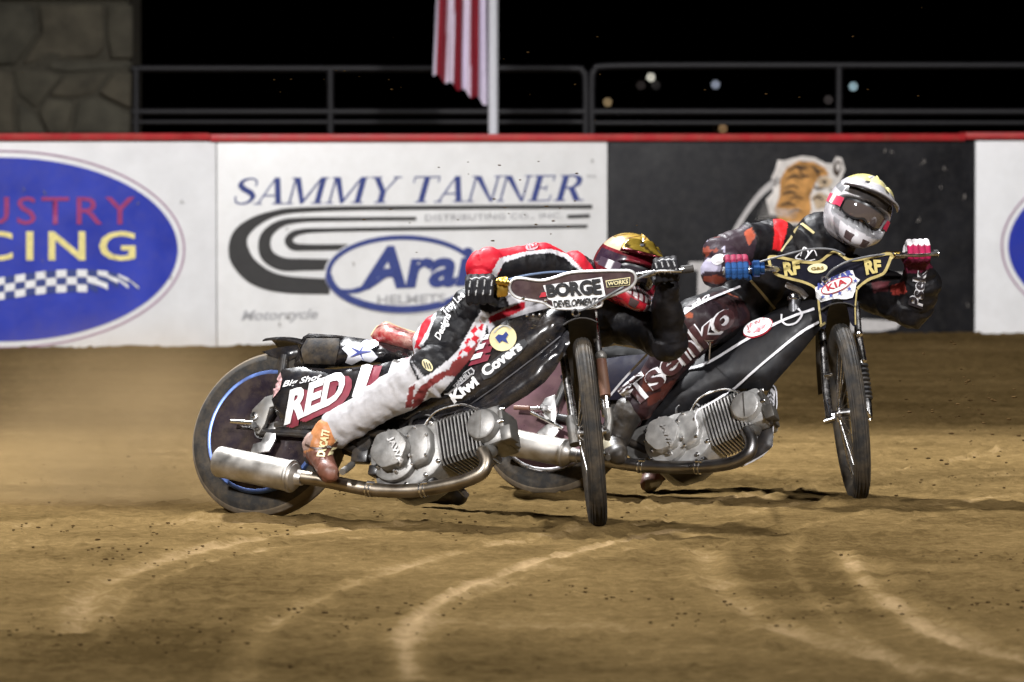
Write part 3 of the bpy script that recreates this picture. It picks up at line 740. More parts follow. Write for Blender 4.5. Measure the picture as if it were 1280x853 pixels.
    mb.build('cam_cover', alloy, hd)
    mb = MB(); mb.box(Q(.349 * k, .004, .1195), (S * .2 + T * .98) * .050, (S * .98 - T * .2) * .0018, W * .0022); mb.build('cover_seam', darkalloy, hd)
    mb = MB(); mb.box(Q(.418 * k, -.012, .02), S * .010, T * .06, W * .07); mb.box(Q(.43 * k, -.05, .06), S * .022, T * .03, W * .035); mb.build('rocker_box', darkalloy, hd, bevel=.006)
    mb = MB()
    for t, w in [(.06, .06), (-.055, .065), (.0, .09)]: mb.lathe(Q(.405 * k, t, w), S, [(.009, 0), (.009, .022), (.006, .026)], 8)
    mb.build('head_nuts', chrome, hd)['kind'] = 'stuff'
    mb = MB(); mb.tube(smooth_path([Q(.30 * k, -.07, .02), Q(.345 * k, -.085, .045), F.P(*port, .10)], 4), [.032, .028, .027], 14); mb.build('exhaust_port', darkalloy, hd)
    # carburettor, oil hose
    mb = MB(); mb.tube([Q(.30 * k, .07, 0), Q(.26 * k, .14, 0)], .026, 14); mb.box(Q(.25 * k, .15, 0), S * .035, T * .028, W * .04); mb.build('carburettor', darkalloy, o, bevel=.005)
    mb = MB(); mb.tube(smooth_path([Q(.05 * k, .085, .06), Q(.07 * k, .13, .07), Q(.13 * k, .13, .06), Q(.16 * k, .09, .05)], 6), .007, 8); mb.build('oil_hose', blackfr, o)
    return Q, ig, k
def wheel_front(o, c, n, R, wname):
    tyre = MB().lathe(c, n, tyre_profile(R, .034, .039, True), 96, True).build('front_tyre', rubber, o, ang=25)
    rim = MB().lathe(c, n, [(R - .064, -.024), (R - .072, -.012), (R - .074, 0), (R - .072, .012), (R - .064, .024), (R - .058, .026), (R - .058, -.026)], 72, True).build('front_rim', chrome, o)
    hub = MB().lathe(c, n, [(.012, -.062), (.012, -.05), (.034, -.048), (.034, -.040), (.018, -.034), (.018, .034), (.034, .040), (.034, .048), (.012, .05), (.012, .062)], 24).build('front_hub', chrome, o)
    mb = MB(); a = n.orthogonal().normalized(); b = n.cross(a)
    for k in range(36):
        t = 2 * math.pi * k / 36; t2 = t + (.32 if (k // 2) % 2 else -.32); sd = -1 if k % 2 else 1
        p = c + n * .043 * sd + (a * math.cos(t2) + b * math.sin(t2)) * .03; q = c + n * .006 * sd + (a * math.cos(t) + b * math.sin(t)) * (R - .073); mb.tube([p, q], .0016, 5)
    mb.build('spokes', chrome, o)['kind'] = 'stuff'
def wheel_rear(o, F, R, rimm, discm):
    c = F.L(0, R, 0); n = F.w
    t = MB().lathe(c, n, tyre_profile(R, .050, .052, False), 96, True).build('rear_tyre', rubber, o)
    t.data.materials.append(mat('dusty tread rubber', (.13, .105, .075), .9, var=.3, dust=.5, bump=.5, bs=60))
    cc_ = c - org(o)
    for p_ in t.data.polygons:
        q_ = p_.center - cc_; q_ = q_ - n * q_.dot(n)
        if q_.length > R - .022: p_.material_index = 1
    MB().lathe(c, n, [(R - .098, -.040), (R - .106, 0), (R - .106, .036), (R - .103, .054), (R - .099, .057), (R - .088, .057), (R - .084, .050), (R - .082, -.036), (R - .089, -.040)], 72, True).build('rear_rim', rimm, o)
    MB().lathe(c, n, [(R - .0975, .0555), (R - .102, .050), (R - .13, .040), (.16, .036), (.05, .036), (0, .037)], 64).build('wheel_disc', discm, o)
    MB().lathe(c, n, [(R - .1045, -.010), (R - .13, -.020), (.16, -.03), (.05, -.034), (0, -.035)], 64).build('wheel_disc', discm, o)
    MB().lathe(c, n, [(.012, -.10), (.012, -.07), (.035, -.07), (.035, .07), (.012, .07), (.012, .135)], 20).build('axle', chrome, o)
    return c
def muffler(F, o, p0, p1, w, r, tail=.045):
    a = F.P(*p0, w); b = F.P(*p1, w); d = (b - a); ln = d.length; d.normalize()
    m_ = MB().lathe(a, d, [(0, .012), (r * .55, .010), (r * .6, 0), (r * .93, 0), (r, .006), (r, ln - .012), (r * .985, ln - .004), (r * .95, ln), (r * .90, ln + .002), (r * .86, ln + tail * .22), (r * .55, ln + tail * .5), (.027, ln + tail)], 40).build('muffler', steel, o)
    MB().lathe(a + d * (ln - .014), d, [(r + .002, 0), (r + .003, .003), (r + .003, .010), (r + .002, .013)], 40).build('muffler_band', steel, m_)
    return m_
def clamp(o, p, d, r):
    mb = MB(); mb.lathe(p - d * .012, d, [(r, 0), (r + .003, 0), (r + .003, .006), (r, .006)], 20); mb.lathe(p + d * .004, d, [(r, 0), (r + .003, 0), (r + .003, .006), (r, .006)], 20)
    up = V((0, -.5, .86)); mb.tube([p + up * (r + .002) - d * .012, p + up * (r + .002) + d * .016], .009, 10); mb.build('pipe_clamp', chrome, o)
def plate(o, name, poly, D, Dslope, th, m, edge, er, k=5):
    """a bent sheet facing the camera: poly in picture space, placed at D + slope * dx; rolled rim along its edge"""
    cx = np.mean([p[0] for p in poly])
    P = curve2(poly, k, True); pts = [at(x, y, D + Dslope * (x - cx)) for x, y in P]
    n = (pts[len(pts) // 3] - pts[0]).cross(pts[2 * len(pts) // 3] - pts[0]).normalized()
    if n.y > 0: n = -n
    mb = MB(); pv, fs = tri_poly(P, 9)
    fr = [at(x, y, D + Dslope * (x - cx)) for x, y in pv]; nb = len(fr); mb.v = fr + [p - n * th for p in fr]
    mb.f = [f for f in fs] + [tuple(i + nb for i in f[::-1]) for f in fs]
    bd = {}
    for f in fs:
        for a_, b_ in zip(f, list(f[1:]) + [f[0]]): bd[(a_, b_)] = 1
    for (a_, b_) in list(bd):
        if (b_, a_) not in bd: mb.f.append((b_, a_, a_ + nb, b_ + nb))
    pl = mb.build(name, m, o)
    if edge is not None:
        cl = pts + [pts[0]]; MB().tube([p + n * .002 for p in cl], er, 8, False).build('plate_edging', edge, pl)
    return pl
def panelize(F, wmid, th):                 # place() for inflate on a bike's flank: w between wmid-th .. wmid+th
    return lambda x, y, k: F.P(x, y, wmid + th * .45 * (1 if k >= 0 else -1) + th * .55 * k)

# ------------------------------------------------------------------ the near bike
N_ = Frame(320, 648, 27, 20); RR = .3335
nb = root('racing_motorcycle', tuple(N_.O), 'black racing motorcycle with RED LINE side lettering, nearest the camera and sliding', 'motorcycle', 'speedway motorcycles')
bluerim = mat('blue anodised rim', (.12, .20, .50), .35, .6, var=.1, dust=.2); purp = mat('dark purple wheel disc', (.018, .011, .018), .28, .2, coat=.3, var=.3, vs=6, dust=.25)
wheel_rear(nb, N_, RR, bluerim, purp)
QN, igN, kN = engine(N_, nb, (492, 565), (599, 531), (603, 566), alloy)
muffler(N_, nb, (273, 577), (366, 596), .16, .060)
path = [N_.P(x, y, w) for x, y, w in [(603, 564, .10), (608, 577, .105), (602, 591, .11), (582, 601, .11), (558, 607, .11), (530, 612, .11), (498, 614, .115), (463, 612, .12), (430, 606, .135), (400, 600, .15), (372, 596, .16)]]
ex = MB().tube(smooth_path(path, 6), .0265, 18).build('exhaust_pipe', pipem, nb)
for (x, y, w_) in [(463, 612, .12), (530, 612, .11)]:
    p = N_.P(x, y, w_); q = N_.P(x + 6, y + (.6 if x < 500 else -1.2), w_); clamp(ex, p, (q - p).normalized(), .0265)
# frame rails, swing arm, footpeg
def rails(F, o, lst, m, r, name='frame_tube'):
    for pts in lst: MB().tube(smooth_path([F.P(x, y, w_) for x, y, w_ in pts], 5), r, 12).build(name, m, o)
rails(N_, nb, [[(322, 540, .085), (400, 545, .09), (470, 575, .07)], [(345, 532, .09), (400, 528, .10), (440, 540, .09), (520, 545, .06)], [(322, 540, -.085), (400, 545, -.09), (470, 575, -.07)], [(470, 590, .0), (540, 585, .0), (592, 535, 0), (640, 470, 0), (706, 395, 0)], [(340, 500, .07), (440, 470, .07), (560, 445, .04), (706, 385, 0)], [(340, 500, -.07), (440, 470, -.07), (560, 445, -.04), (706, 385, 0)], [(322, 540, .085), (345, 500, .08), (356, 445, .06)]], blackfr, .017)
mb = MB(); mb.prism([N_.P(x, y, .085) for x, y in [(313, 534), (318, 514), (334, 498), (354, 492), (358, 505), (340, 512), (334, 532), (326, 545)]], N_.w * .02); cb = mb.build('axle_bracket', darkalloy, nb, bevel=.004)
MB().lathe(N_.P(319, 521, .105), N_.w, [(.016, 0), (.016, .012), (.009, .013), (.009, .022), (0, .022)], 12).build('axle_nut', chrome, cb)
MB().tube([N_.P(289, 527, .10), N_.P(301, 528, .10), N_.P(316, 529, .10)], .009, 10).build('adjuster_bolt', chrome, cb)
MB().prism([N_.P(x, y, .09) for x, y in [(328, 553), (340, 530), (346, 528), (346, 550), (338, 566), (314, 568), (318, 556)]], N_.w * .012).build('muffler_bracket', mat('plain steel bracket', (.62, .61, .6), .35, 1, dust=.3), nb, bevel=.003)
MB().tube([N_.P(432, 588, .06), N_.P(440, 581, .16), N_.P(428, 590, .25)], .013, 10).build('footpeg', darkalloy, nb)
MB().tube([N_.P(572, 606, .02), N_.P(576, 612, .05), N_.P(583, 619, .10)], .011, 10).build('lower_peg', blackfr, nb)
mb = MB(); mb.lathe(N_.P(455, 545, .05), N_.w, [(.05, 0), (.055, .02), (.05, .045), (.0, .05)], 24); mb.lathe(N_.P(462, 560, .05), N_.w, [(.03, 0), (.03, .05), (.0, .05)], 18); mb.build('clutch_drum', mat('black clutch cover', (.02, .02, .022), .3, .5, dust=.2), nb)
mb = MB(); mb.box(N_.P(452, 570, .08), N_.u * .035, N_.v * .03, N_.w * .02); mb.box(N_.P(470, 590, .09), N_.u * .02, N_.v * .02, N_.w * .03); mb.build('gear_linkage', blackfr, nb, bevel=.006)
# bodywork
tail = inflate('tail_unit', [(366, 462), (371, 437), (379, 421), (386, 417), (420, 419), (458, 424), (486, 429), (516, 438), (517, 447), (486, 454), (440, 458), (400, 461)], panelize(N_, 0.0, .11), .12, blackpl, nb, 5, 4.5)
ins = patch([(381, 454), (377, 438), (384, 424), (424, 424), (424, 436), (419, 455)], 'number_pad', mat('scuffed grey pad', (.016, .016, .018), .7, spec=.2, var=.5, vs=25, dust=.35, bump=.5, bs=40), tail, bvh(tail), off=.004)
band([(380, 456), (375, 438), (383, 422), (428, 422.5)], 2.2, 'pad_edging', blackpl, tail, bvh(tail), .006, smooth=3)
side = inflate('side_cover', [(352, 462), (372, 459), (420, 462), (470, 456), (517, 446), (524, 470), (500, 500), (462, 505), (430, 528), (394, 536), (358, 538), (344, 515), (338, 500)], panelize(N_, .075, .055), .05, blackpl, nb, 6, 10)
mudg = MB()
ua, va = N_.uv(328, 540, 0)
pts = []
for k in range(18):
    a = math.radians(68 + k * 1.9); pts.append((math.cos(a), math.sin(a)))
for w0 in [0]:
    vs = []; 
    for c_, s_ in pts:
        for j in range(7):
            wj = (j - 3) / 3; vs.append(N_.L(c_ * (.395 - .028 * wj * wj), RR + s_ * (.395 - .028 * wj * wj), wj * .075))
    for c_, s_ in pts:
        for j in range(7):
            wj = (j - 3) / 3; vs.append(N_.L(c_ * (.390 - .028 * wj * wj), RR + s_ * (.390 - .028 * wj * wj), wj * .073))
    n1_ = len(pts) * 7; fs = []
    for i in range(len(pts) - 1):
        for j in range(6):
            q = (i * 7 + j, i * 7 + j + 1, (i + 1) * 7 + j + 1, (i + 1) * 7 + j); fs.append(q); fs.append(tuple(x + n1_ for x in q[::-1]))
        for j in (0, 6): fs.append((i * 7 + j, (i + 1) * 7 + j, (i + 1) * 7 + j + n1_, i * 7 + j + n1_))
    mudg.add(vs, fs)
mudg.build('rear_mudguard', blackpl, nb)
inflate('mudguard_tip', [(327, 440), (345, 435), (372, 431), (378, 440), (362, 452), (350, 450)], panelize(N_, .03, .05), .04, blackpl, nb, 5, 8)
seat = inflate('seat', [(463, 420), (470, 409), (481, 402), (500, 409), (524, 417), (530, 430), (520, 440), (492, 433), (468, 427)], panelize(N_, 0.0, .10), .1, mat('flame seat cover', (.34, .015, .018), .4, var=.5, vs=9, dust=.55, dustc=(.85, .72, .6)), nb, 4, 4.5)
band([(470, 410), (482, 404), (500, 411), (526, 419)], [2, 4.5, 4], 'seat_top', blackp, seat, bvh(seat), .003)
band([(463, 420), (470, 409), (481, 402), (500, 409), (524, 417)], 1.8, 'seat_piping', offw, seat, bvh(seat), .004)
fair = inflate('tank_cover', [(486, 522), (510, 500), (540, 478), (566, 458), (598, 428), (616, 410), (634, 400), (660, 392), (690, 384), (706, 384), (708, 410), (696, 428), (660, 456), (620, 486), (590, 506), (560, 516), (520, 526)], panelize(N_, 0.0, .105), .1, blackpl, nb, 7, 16)
low = inflate('lower_cowl', [(484, 530), (520, 520), (560, 513), (596, 500), (640, 468), (694, 424), (710, 400), (712, 430), (694, 462), (681, 478), (660, 494), (640, 506), (622, 518), (590, 520), (566, 532), (536, 540), (505, 537)], panelize(N_, 0.0, .085), .1, blackpl, nb, 7, 10)
tb = bvh(fair)
band([(700, 420), (660, 452), (620, 482), (580, 510)], 1.4, 'cowl_ridge', mat('pale ridge line', (.2, .2, .22), .3), fair, tb, .004)  # paler line along the cowl ridge
inflate('gap_filler', [(392, 532), (440, 508), (500, 500), (548, 516), (540, 545), (500, 556), (450, 575), (412, 562)], panelize(N_, -.03, .06), .06, blackfr, nb, 6, 10)  # black filler block closing the gap, standing in for hoses there
cap = MB().lathe(N_.P(668, 412, .05), (N_.v * .94 + N_.u * .1 + N_.w * .25), [(.030, 0), (.030, .035), (.033, .036), (.033, .045), (.024, .045), (.024, .052), (0, .052)], 22).build('fuel_cap', blackfr, nb)
mb = MB()
for k in range(3): mb.sphere(N_.P(659 + k * 8, 395 - k * .6, .09), .007, 8)
mb.build('cap_bolts', chrome, cap)['kind'] = 'stuff'
# lettering on the near bike
ts = bvh(side)
ts2 = bvh(side, fair)
for word, q in (('RED', [(357, 532), (430, 500), (435, 463), (361, 490)]), ('LINE', [(441, 497), (608, 447), (615, 419), (447, 461)])):
    for k, (dx, dy) in enumerate(((2, 2), (5, 3), (8, 3))): letter(word, [(x + dx, y + dy) for x, y in q], dred, side, ts2, .004 + .0006 * k, bold=.06, shear=.1, name='lettering_shadow', sub=.1)
    letter(word, q, white, side, ts2, .010, bold=.045, shear=.1, sub=.1)
letter('Big Shot', base_quad((354, 487), (402, 477), 9, 3), white, side, ts, .006, bold=.02, shear=.3)
patch([(346, 478), (352, 466), (354, 475), (351, 488), (343, 498), (340, 494)], 'red_white_sticker', mat('red white sticker', (.5, .3, .3), .5, var=.6, vs=60), side, ts, .006)
bt = bvh(tail); wst = mat('bluish white sticker', (.72, .74, .82), .45, var=.1)
patch([(428, 437), (438, 429), (450, 433), (456, 427), (472, 426), (474, 433), (464, 438), (473, 446), (464, 452), (452, 449), (440, 455), (432, 452), (436, 444)], 'flower_sticker', wst, tail, bt, .006)
for a_ in range(5): band([(451, 441), (451 + 14 * math.cos(a_ * 1.26), 441 + 8 * math.sin(a_ * 1.26))], [2.2, .6], 'sticker_line', bluep, tail, bt, .009, smooth=0)
patch(ellipse(630, 424, 17, 15.5, -.5), 'cream_badge', offw, fair, tb, .007)
patch([(621, 424), (625, 420), (630, 421), (634, 417), (637, 420), (634, 425), (637, 431), (633, 429), (629, 427), (626, 431), (624, 428)], 'horse_figure', navy, fair, tb, .011)
band([(620, 418), (626, 412), (634, 410), (641, 413)], 1.4, 'badge_line', greyp, fair, tb, .011)
patch([(601, 468), (605, 460), (640, 432), (656, 424), (660, 430), (650, 443), (614, 472), (605, 475)], 'sticker_ground', blackp, fair, tb, .004)
letter('Covers', base_quad((608, 472), (655, 436), 12.5), white, fair, tb, .007, bold=.045)
patch([(553, 489), (557, 483), (590, 460), (594, 464), (593, 468), (561, 494), (556, 494)], 'sticker_edge', greyp, fair, tb, .004)
patch([(555, 488.5), (558.5, 484), (590, 462), (592.5, 465), (592, 467), (560.5, 492), (557, 492)], 'sticker_ground', blackp, fair, tb, .006)
letter('VENHILL', base_quad((568, 486.5), (592, 468.5), 5.2), greyp, fair, tb, .009, bold=.03)
letter('Kiwi', base_quad((569, 504), (600, 480), 12.5), white, fair, tb, .007, bold=.05)
ti = bvh(igN); steelw = mat('raised bright lettering', (.62, .61, .6), .4, .3)
letter('JAWA', [(484, 549), (497, 583), (505, 578), (492, 545)][::1], steelw, igN, ti, .006, bold=.03)
# front end
nA = at(737.5, 541, 19.52); nN = V((-.995, -.024, -.088)).normalized(); RF = .361
wheel_front(nb, nA, nN, RF, '')
nF = nN.cross(V((0, 0, 1))).normalized();  nF = nF if nF.y < 0 else -nF; nU = nF.cross(nN).normalized(); nU = nU if nU.z > 0 else -nU
brownsl = mat('brown fork sleeve', (.16, .075, .05), .5, dust=.3)
steelf = mat('plated fork tube', (.55, .54, .53), .25, 1, var=.15, dust=.2)
left = [at(694, 386, 19.80), at(705, 450, 19.69), at(716, 520, 19.56), at(718, 546, 19.53)]
fk = MB().tube(left, .0165, 14).build('fork_tube', steelf, nb)
MB().tube([at(714, 522, 19.56), at(719, 556, 19.50)], .022, 12).build('fork_end', darkalloy, fk)
MB().tube([at(721, 553, 19.52), nA + nN * .062], .013, 10).build('axle_link', darkalloy, fk)
right = [at(741, 384, 19.85), at(748, 440, 19.74), at(757, 520, 19.62)]
fk2 = MB().tube(right, .0150, 14).build('fork_tube', steelf, nb)
MB().tube([at(751, 448, 19.70), at(757, 496, 19.62)], .021, 12).build('fork_sleeve', brownsl, fk2)
MB().tube([at(758, 496, 19.62), at(760, 516, 19.60)], [.011, .011], 10).build('damper_rod', chrome, fk2)
mb = MB(); mb.tube([at(760, 512, 19.6), at(762, 525, 19.58), at(759, 550, 19.55)], [.020, .017, .012], 12); mb.build('fork_end', darkalloy, fk2); MB().sphere(at(751, 446, 19.7), .024, 12).build('fork_bolt', darkalloy, fk2)
MB().tube([at(759, 548, 19.55), nA - nN * .062], .012, 10).build('axle_link', darkalloy, fk2)
def guard(o, c, n, up, fwd, R, wd, a0, a1, m, name):
    vs = []; fs = []; nn_ = 20
    for lay in (0, 1):
        for i in range(nn_ + 1):
            a = math.radians(a0 + (a1 - a0) * i / nn_); er = up * math.sin(a) + fwd * math.cos(a)
            for j in range(7):
                q = (j - 3) / 3; vs.append(c + er * (R - .022 * q * q - .004 * lay) + n * q * (wd - .002 * lay))
    k = (nn_ + 1) * 7
    for i in range(nn_):
        for j in range(6):
            q = (i * 7 + j, i * 7 + j + 1, (i + 1) * 7 + j + 1, (i + 1) * 7 + j); fs += [q, tuple(x + k for x in q[::-1])]
        for j in (0, 6): fs.append((i * 7 + j, (i + 1) * 7 + j, (i + 1) * 7 + j + k, i * 7 + j + k))
    for i in (0, nn_):
        for j in range(6): fs.append((i * 7 + j, i * 7 + j + 1, i * 7 + j + 1 + k, i * 7 + j + k))
    return MB().add(vs, fs).build(name, m, o)
guard(nb, nA, nN, nU, nF, RF + .075, .066, 90, 172, blackmt, 'front_mudguard')
mb = MB(); mb.box(at(719, 392, 19.84), V((.085, 0, -.004)), V((0, .03, 0)), V((0, .004, .014))); mb.box(at(715, 362, 19.90), V((.07, 0, .008)), V((0, .03, 0)), V((0, .004, .012))); mb.build('fork_yoke', darkalloy, nb, bevel=.006)
MB().tube([at(719, 392, 19.9), at(714, 355, 19.97)], .022, 14).build('steering_stem', blackfr, nb)
# front cowl between the fork tubes
mb = MB(); q = [at(x, y, 19.75) for x, y in [(694, 382), (743, 380), (748, 428), (746, 442), (738, 412), (724, 398), (712, 412), (708, 446), (702, 430)]]; mb.prism(q, V((0, .012, 0))); mb.build('fork_shield', mat('dark fork shield', (.014, .012, .013), .45, dust=.3), nb, bevel=.003)
npl = plate(nb, 'number_plate', [(637, 358), (641, 350), (652, 348), (676, 351), (694, 347), (714, 341), (745, 339), (775, 338.5), (790, 339.5), (795, 348), (790, 358), (775, 366), (754, 374), (747, 384), (696, 386), (678, 378), (650, 373), (640, 367)], 19.55, -.0004, .006, mat('dark maroon plate', (.045, .022, .025), .4, var=.2, dust=.15), mat('silver plate edging', (.62, .61, .60), .4, .6), .0058, 4)
tp = bvh(npl)
patch([(679, 357), (720, 351.5), (752.5, 346.5), (757, 370), (748, 373), (746, 384), (692, 387), (690, 376), (685, 374)], 'sticker_ground', white, npl, tp, .004)
letter('BORGE', [(684.5, 372), (753, 368), (750.5, 348), (682, 356)], blackp, npl, tp, .008, bold=.055)
letter('DEVELOPMENT', [(693.5, 385), (744.5, 381.5), (747.5, 371.5), (691.5, 376)], blackp, npl, tp, .008, bold=.03)
patch([(757, 351), (788, 346.5), (787.5, 356.5), (758.5, 359.5)], 'yellow_label', offw, npl, tp, .004); patch([(758.2, 352), (787, 347.7), (786.5, 355.5), (759.5, 358.5)], 'sticker_ground', blackp, npl, tp, .006)
letter('WORKS', [(760, 357.4), (785.5, 354.5), (785.5, 349), (760, 352.8)], offw, npl, tp, .009, bold=.03)
patch([(674, 372), (677, 366), (683, 365), (683, 371)], 'red_sticker', redp, npl, tp, .004)
for x, y in [(654, 373), (682, 376), (782, 360)]: MB().sphere(at(x, y, 19.545), .007, 8).build('plate_bolt', chrome, npl)
gripN = [at(584, 366, 19.62), at(618, 363, 19.63)]; gripN2 = [at(818, 341.5, 19.66), at(866, 335.5, 19.68)]
MB().tube(smooth_path([gripN[0], gripN[1], at(655, 362, 19.68), at(700, 366, 19.80), at(730, 362, 19.80), at(775, 350, 19.72), gripN2[0], gripN2[1]], 5), .0125, 12).build('handlebar', chrome, nb)
MB().tube([at(590, 365.5, 19.62), at(622, 363, 19.635)], .0165, 14).build('grip', blackmt, nb); MB().tube([at(828, 340.5, 19.665), at(866.5, 335.5, 19.68)], .0155, 14).build('grip', blackmt, nb)
mb = MB(); mb.box(at(628, 359, 19.6), V((.022, 0, .003)), V((0, .02, 0)), V((0, 0, .038))); mb.build('throttle_housing', gold, nb, bevel=.009)
for i in range(3): MB().lathe(at(623 + i * 5, 352 + i * 1, 19.575), (0, -1, 0), [(.011, 0), (.011, .008), (.006, .010), (0, .010)], 12).build('gold_bolt', gold, nb)
MB().tube(smooth_path([at(628, 352, 19.62), at(660, 344, 19.7), at(700, 340, 19.78), at(732, 346, 19.85), at(750, 365, 19.85)], 5), .0045, 7).build('throttle_cable', mat('blue grey cable', (.16, .22, .34), .4), nb)
MB().tube(smooth_path([at(723, 389, 19.53), at(738, 383, 19.52), at(775, 361, 19.52), at(810, 343, 19.6), at(824, 340, 19.63)], 5), .0042, 7).build('clutch_cable', mat('grey cable', (.12, .12, .125), .4), nb)
MB().lathe(at(720, 391, 19.54), (.1, -1, .1), [(.012, -.004), (.017, 0), (.012, .004), (.009, 0)], 20, True).build('cable_ring', chrome, nb)
MB().tube([at(806, 343.5, 19.64), at(826, 339, 19.60), at(852, 339.5, 19.60)], [.007, .006, .005], 8).build('clutch_lever', chrome, nb)

# ------------------------------------------------------------------ the far bike
B_ = Frame(682, 620, 24, 22)
fb = root('racing_motorcycle', tuple(B_.O), 'black racing motorcycle with white piping and a gold-edged front plate, behind', 'motorcycle', 'speedway motorcycles')
pinkd = mat('pink grey wheel disc', (.11, .055, .066), .32, .55, coat=.2, var=.25, vs=5, dust=.15); srim = mat('silver rim', (.68, .67, .68), .28, 1, var=.1, dust=.2)
wheel_rear(fb, B_, RR, srim, pinkd)
inflate('gap_filler', [(770, 552), (790, 520), (840, 500), (900, 490), (930, 500), (900, 530), (840, 540), (800, 565)], panelize(B_, -.03, .06), .06, blackfr, fb, 6, 10)  # the same black filler block on the far bike
QB, igB, kB = engine(B_, fb, (832, 546), (929, 507), (933, 541), mat('brightened cast alloy', (.64, .635, .62), .38, .4, var=.18, dustc=(.10, .08, .06), dust=.25, bump=.15, bs=350))  # paler, less dusty alloy copy, making up for floodlight blocked from this engine
muffler(B_, fb, (629, 551), (707, 567), .15, .056, .06)
path = [B_.P(x, y, w) for x, y, w in [(933, 538, .10), (939, 552, .105), (936, 566, .11), (920, 577, .11), (897, 582, .11), (871, 584, .11), (840, 584.5, .115), (806, 583, .12), (775, 579, .13), (748, 574, .14), (716, 568.5, .15)]]
ex = MB().tube(smooth_path(path, 6), .0265, 18).build('exhaust_pipe', mat('grey exhaust steel', (.30, .29, .29), .34, 1, var=.2, vs=12, dust=.35), fb)
for (x, y, w_) in [(802, 583, .12), (873, 584, .11), (752, 575, .14)]:
    p = B_.P(x, y, w_); q = B_.P(x + 6, y + .3, w_); clamp(ex, p, (q - p).normalized(), .0265)
rails(B_, fb, [[(690, 520, .085), (750, 535, .09), (810, 565, .07)], [(690, 520, -.085), (750, 535, -.09), (810, 565, -.07)], [(800, 570, .0), (870, 560, .0), (920, 510, 0), (970, 450, 0), (1032, 390, 0)], [(700, 490, .06), (800, 460, .06), (900, 430, .04), (1032, 385, 0)], [(690, 518, .085), (706, 480, .08), (720, 440, .06)]], blackfr, .017)
mb = MB(); mb.prism([B_.P(x, y, .085) for x, y in [(676, 512), (683, 500), (696, 495), (698, 520), (694, 536), (688, 524)]], B_.w * .02); cb = mb.build('axle_bracket', mat('plain steel bracket'), fb, bevel=.004)
MB().lathe(B_.P(680, 510, .10), B_.w, [(.016, 0), (.016, .012), (.009, .013), (.009, .022), (0, .022)], 12).build('axle_nut', chrome, cb)
MB().tube([B_.P(664, 511, .10), B_.P(676, 510.5, .10), B_.P(692, 511, .10)], .008, 10).build('adjuster_bolt', chrome, cb)
MB().tube([B_.P(643, 509.5, .10), B_.P(662, 510.5, .10)], .010, 10).build('adjuster_sleeve', brownsl, cb)
MB().tube([B_.P(664, 516, .11), B_.P(704, 536, .12)], .008, 10).build('muffler_stay', chrome, cb)
MB().prism([B_.P(x, y, .10) for x, y in [(672, 542), (684, 532), (696, 528), (700, 540), (694, 548), (680, 548)]], B_.w * .012).build('muffler_bracket', mat('plain steel bracket'), fb, bevel=.003)
MB().tube([B_.P(778, 572, .05), B_.P(772, 570, .15), B_.P(760, 572, .24)], .013, 10).build('footpeg', darkalloy, fb)
mb = MB(); mb.prism([B_.P(x, y, .03) for x, y in [(776, 560), (800, 540), (830, 528), (838, 540), (820, 575), (800, 585)]], B_.w * .05); mb.build('chain_case', alloy, fb, bevel=.012)
cloth = mat('black flank cover', (.008, .008, .010), .5, coat=.0, var=.2, dust=.03, spec=.3, bump=.3, bs=8)
fsd = inflate('side_cover', [(700, 470), (735, 452), (780, 445), (840, 440), (860, 455), (820, 490), (780, 500), (740, 500), (712, 498)], panelize(B_, .06, .06), .05, mat('dark blue side cover', (.010, .010, .020), .7, spec=.1, dust=.05), fb, 6, 10)
inflate('seat', [(730, 450), (745, 436), (770, 432), (820, 440), (830, 452), (780, 456)], panelize(B_, 0., .11), .1, mat('black seat vinyl', (.01, .01, .01), .7, spec=.1), fb, 6, 9)
fly = inflate('flank_cover', [(776, 550), (786, 530), (806, 496), (836, 468), (880, 440), (926, 410), (960, 392), (984, 382), (1014, 374), (1034, 380), (1030, 406), (1000, 443), (976, 470), (960, 489), (940, 486), (922, 486), (900, 494), (878, 507), (850, 516), (820, 530), (800, 545)], panelize(B_, 0.0, .10), .1, cloth, fb, 7, 14)
tf = bvh(fly); pip = mat('white piping', (.74, .73, .76), .5)
band([(834, 469), (860, 462), (886, 454), (929, 428), (965, 408), (990, 397), (1018, 387)], [2.4, 3, 3.2, 3, 3], 'piping', pip, fly, tf, .005)
band([(872, 513), (900, 497), (924, 480), (962, 448), (1001, 416), (1024, 402)], [2.0, 2.6, 2.8, 3, 3], 'piping', pip, fly, tf, .005)
band([(872, 513), (869, 522), (872, 530)], 1.6, 'piping', pip, fly, tf, .005)
band([(888, 428), (887, 452)], 1.6, 'piping', pip, fly, tf, .005, smooth=0)
band([(978, 394), (978, 402), (985, 407), (996, 404), (1003, 394), (998, 387)], 2.4, 'piping', pip, fly, tf, .006)
patch(ellipse(948, 411, 20, 10.5, -.42), 'badge_edge', redp, fly, tf, .005); patch(ellipse(948, 411, 18.8, 9.5, -.42), 'oval_badge', white, fly, tf, .010)
letter('JAWA', base_quad((937, 415.5), (961, 404.5), 6), redp, fly, tf, .014, bold=.0)
for k in range(4): band([(936 + k * 2, 418 + k * 1.0 - k * .2), (948, 412.5 + k * 1.2), (962 - k * 1.5, 406.5 + k * 1.6)], .7, 'wing_line', redp, fly, tf, .014)
patch(ellipse(949.5, 414.5, 3, 2.4, -.4, 14), 'badge_hub', redp, fly, tf, .015)
letter('JAWA', [(826, 531), (836, 560), (843, 556), (833, 528)], steelw, igB, bvh(igB), .006, bold=.03)
mb = MB(); mb.tube([B_.P(994, 404, .05), B_.P(993, 374, .05)], .026, 18); ft = mb.build('filler_tower', mat('grey filler neck', (.22, .22, .23), .35, .8), fb)
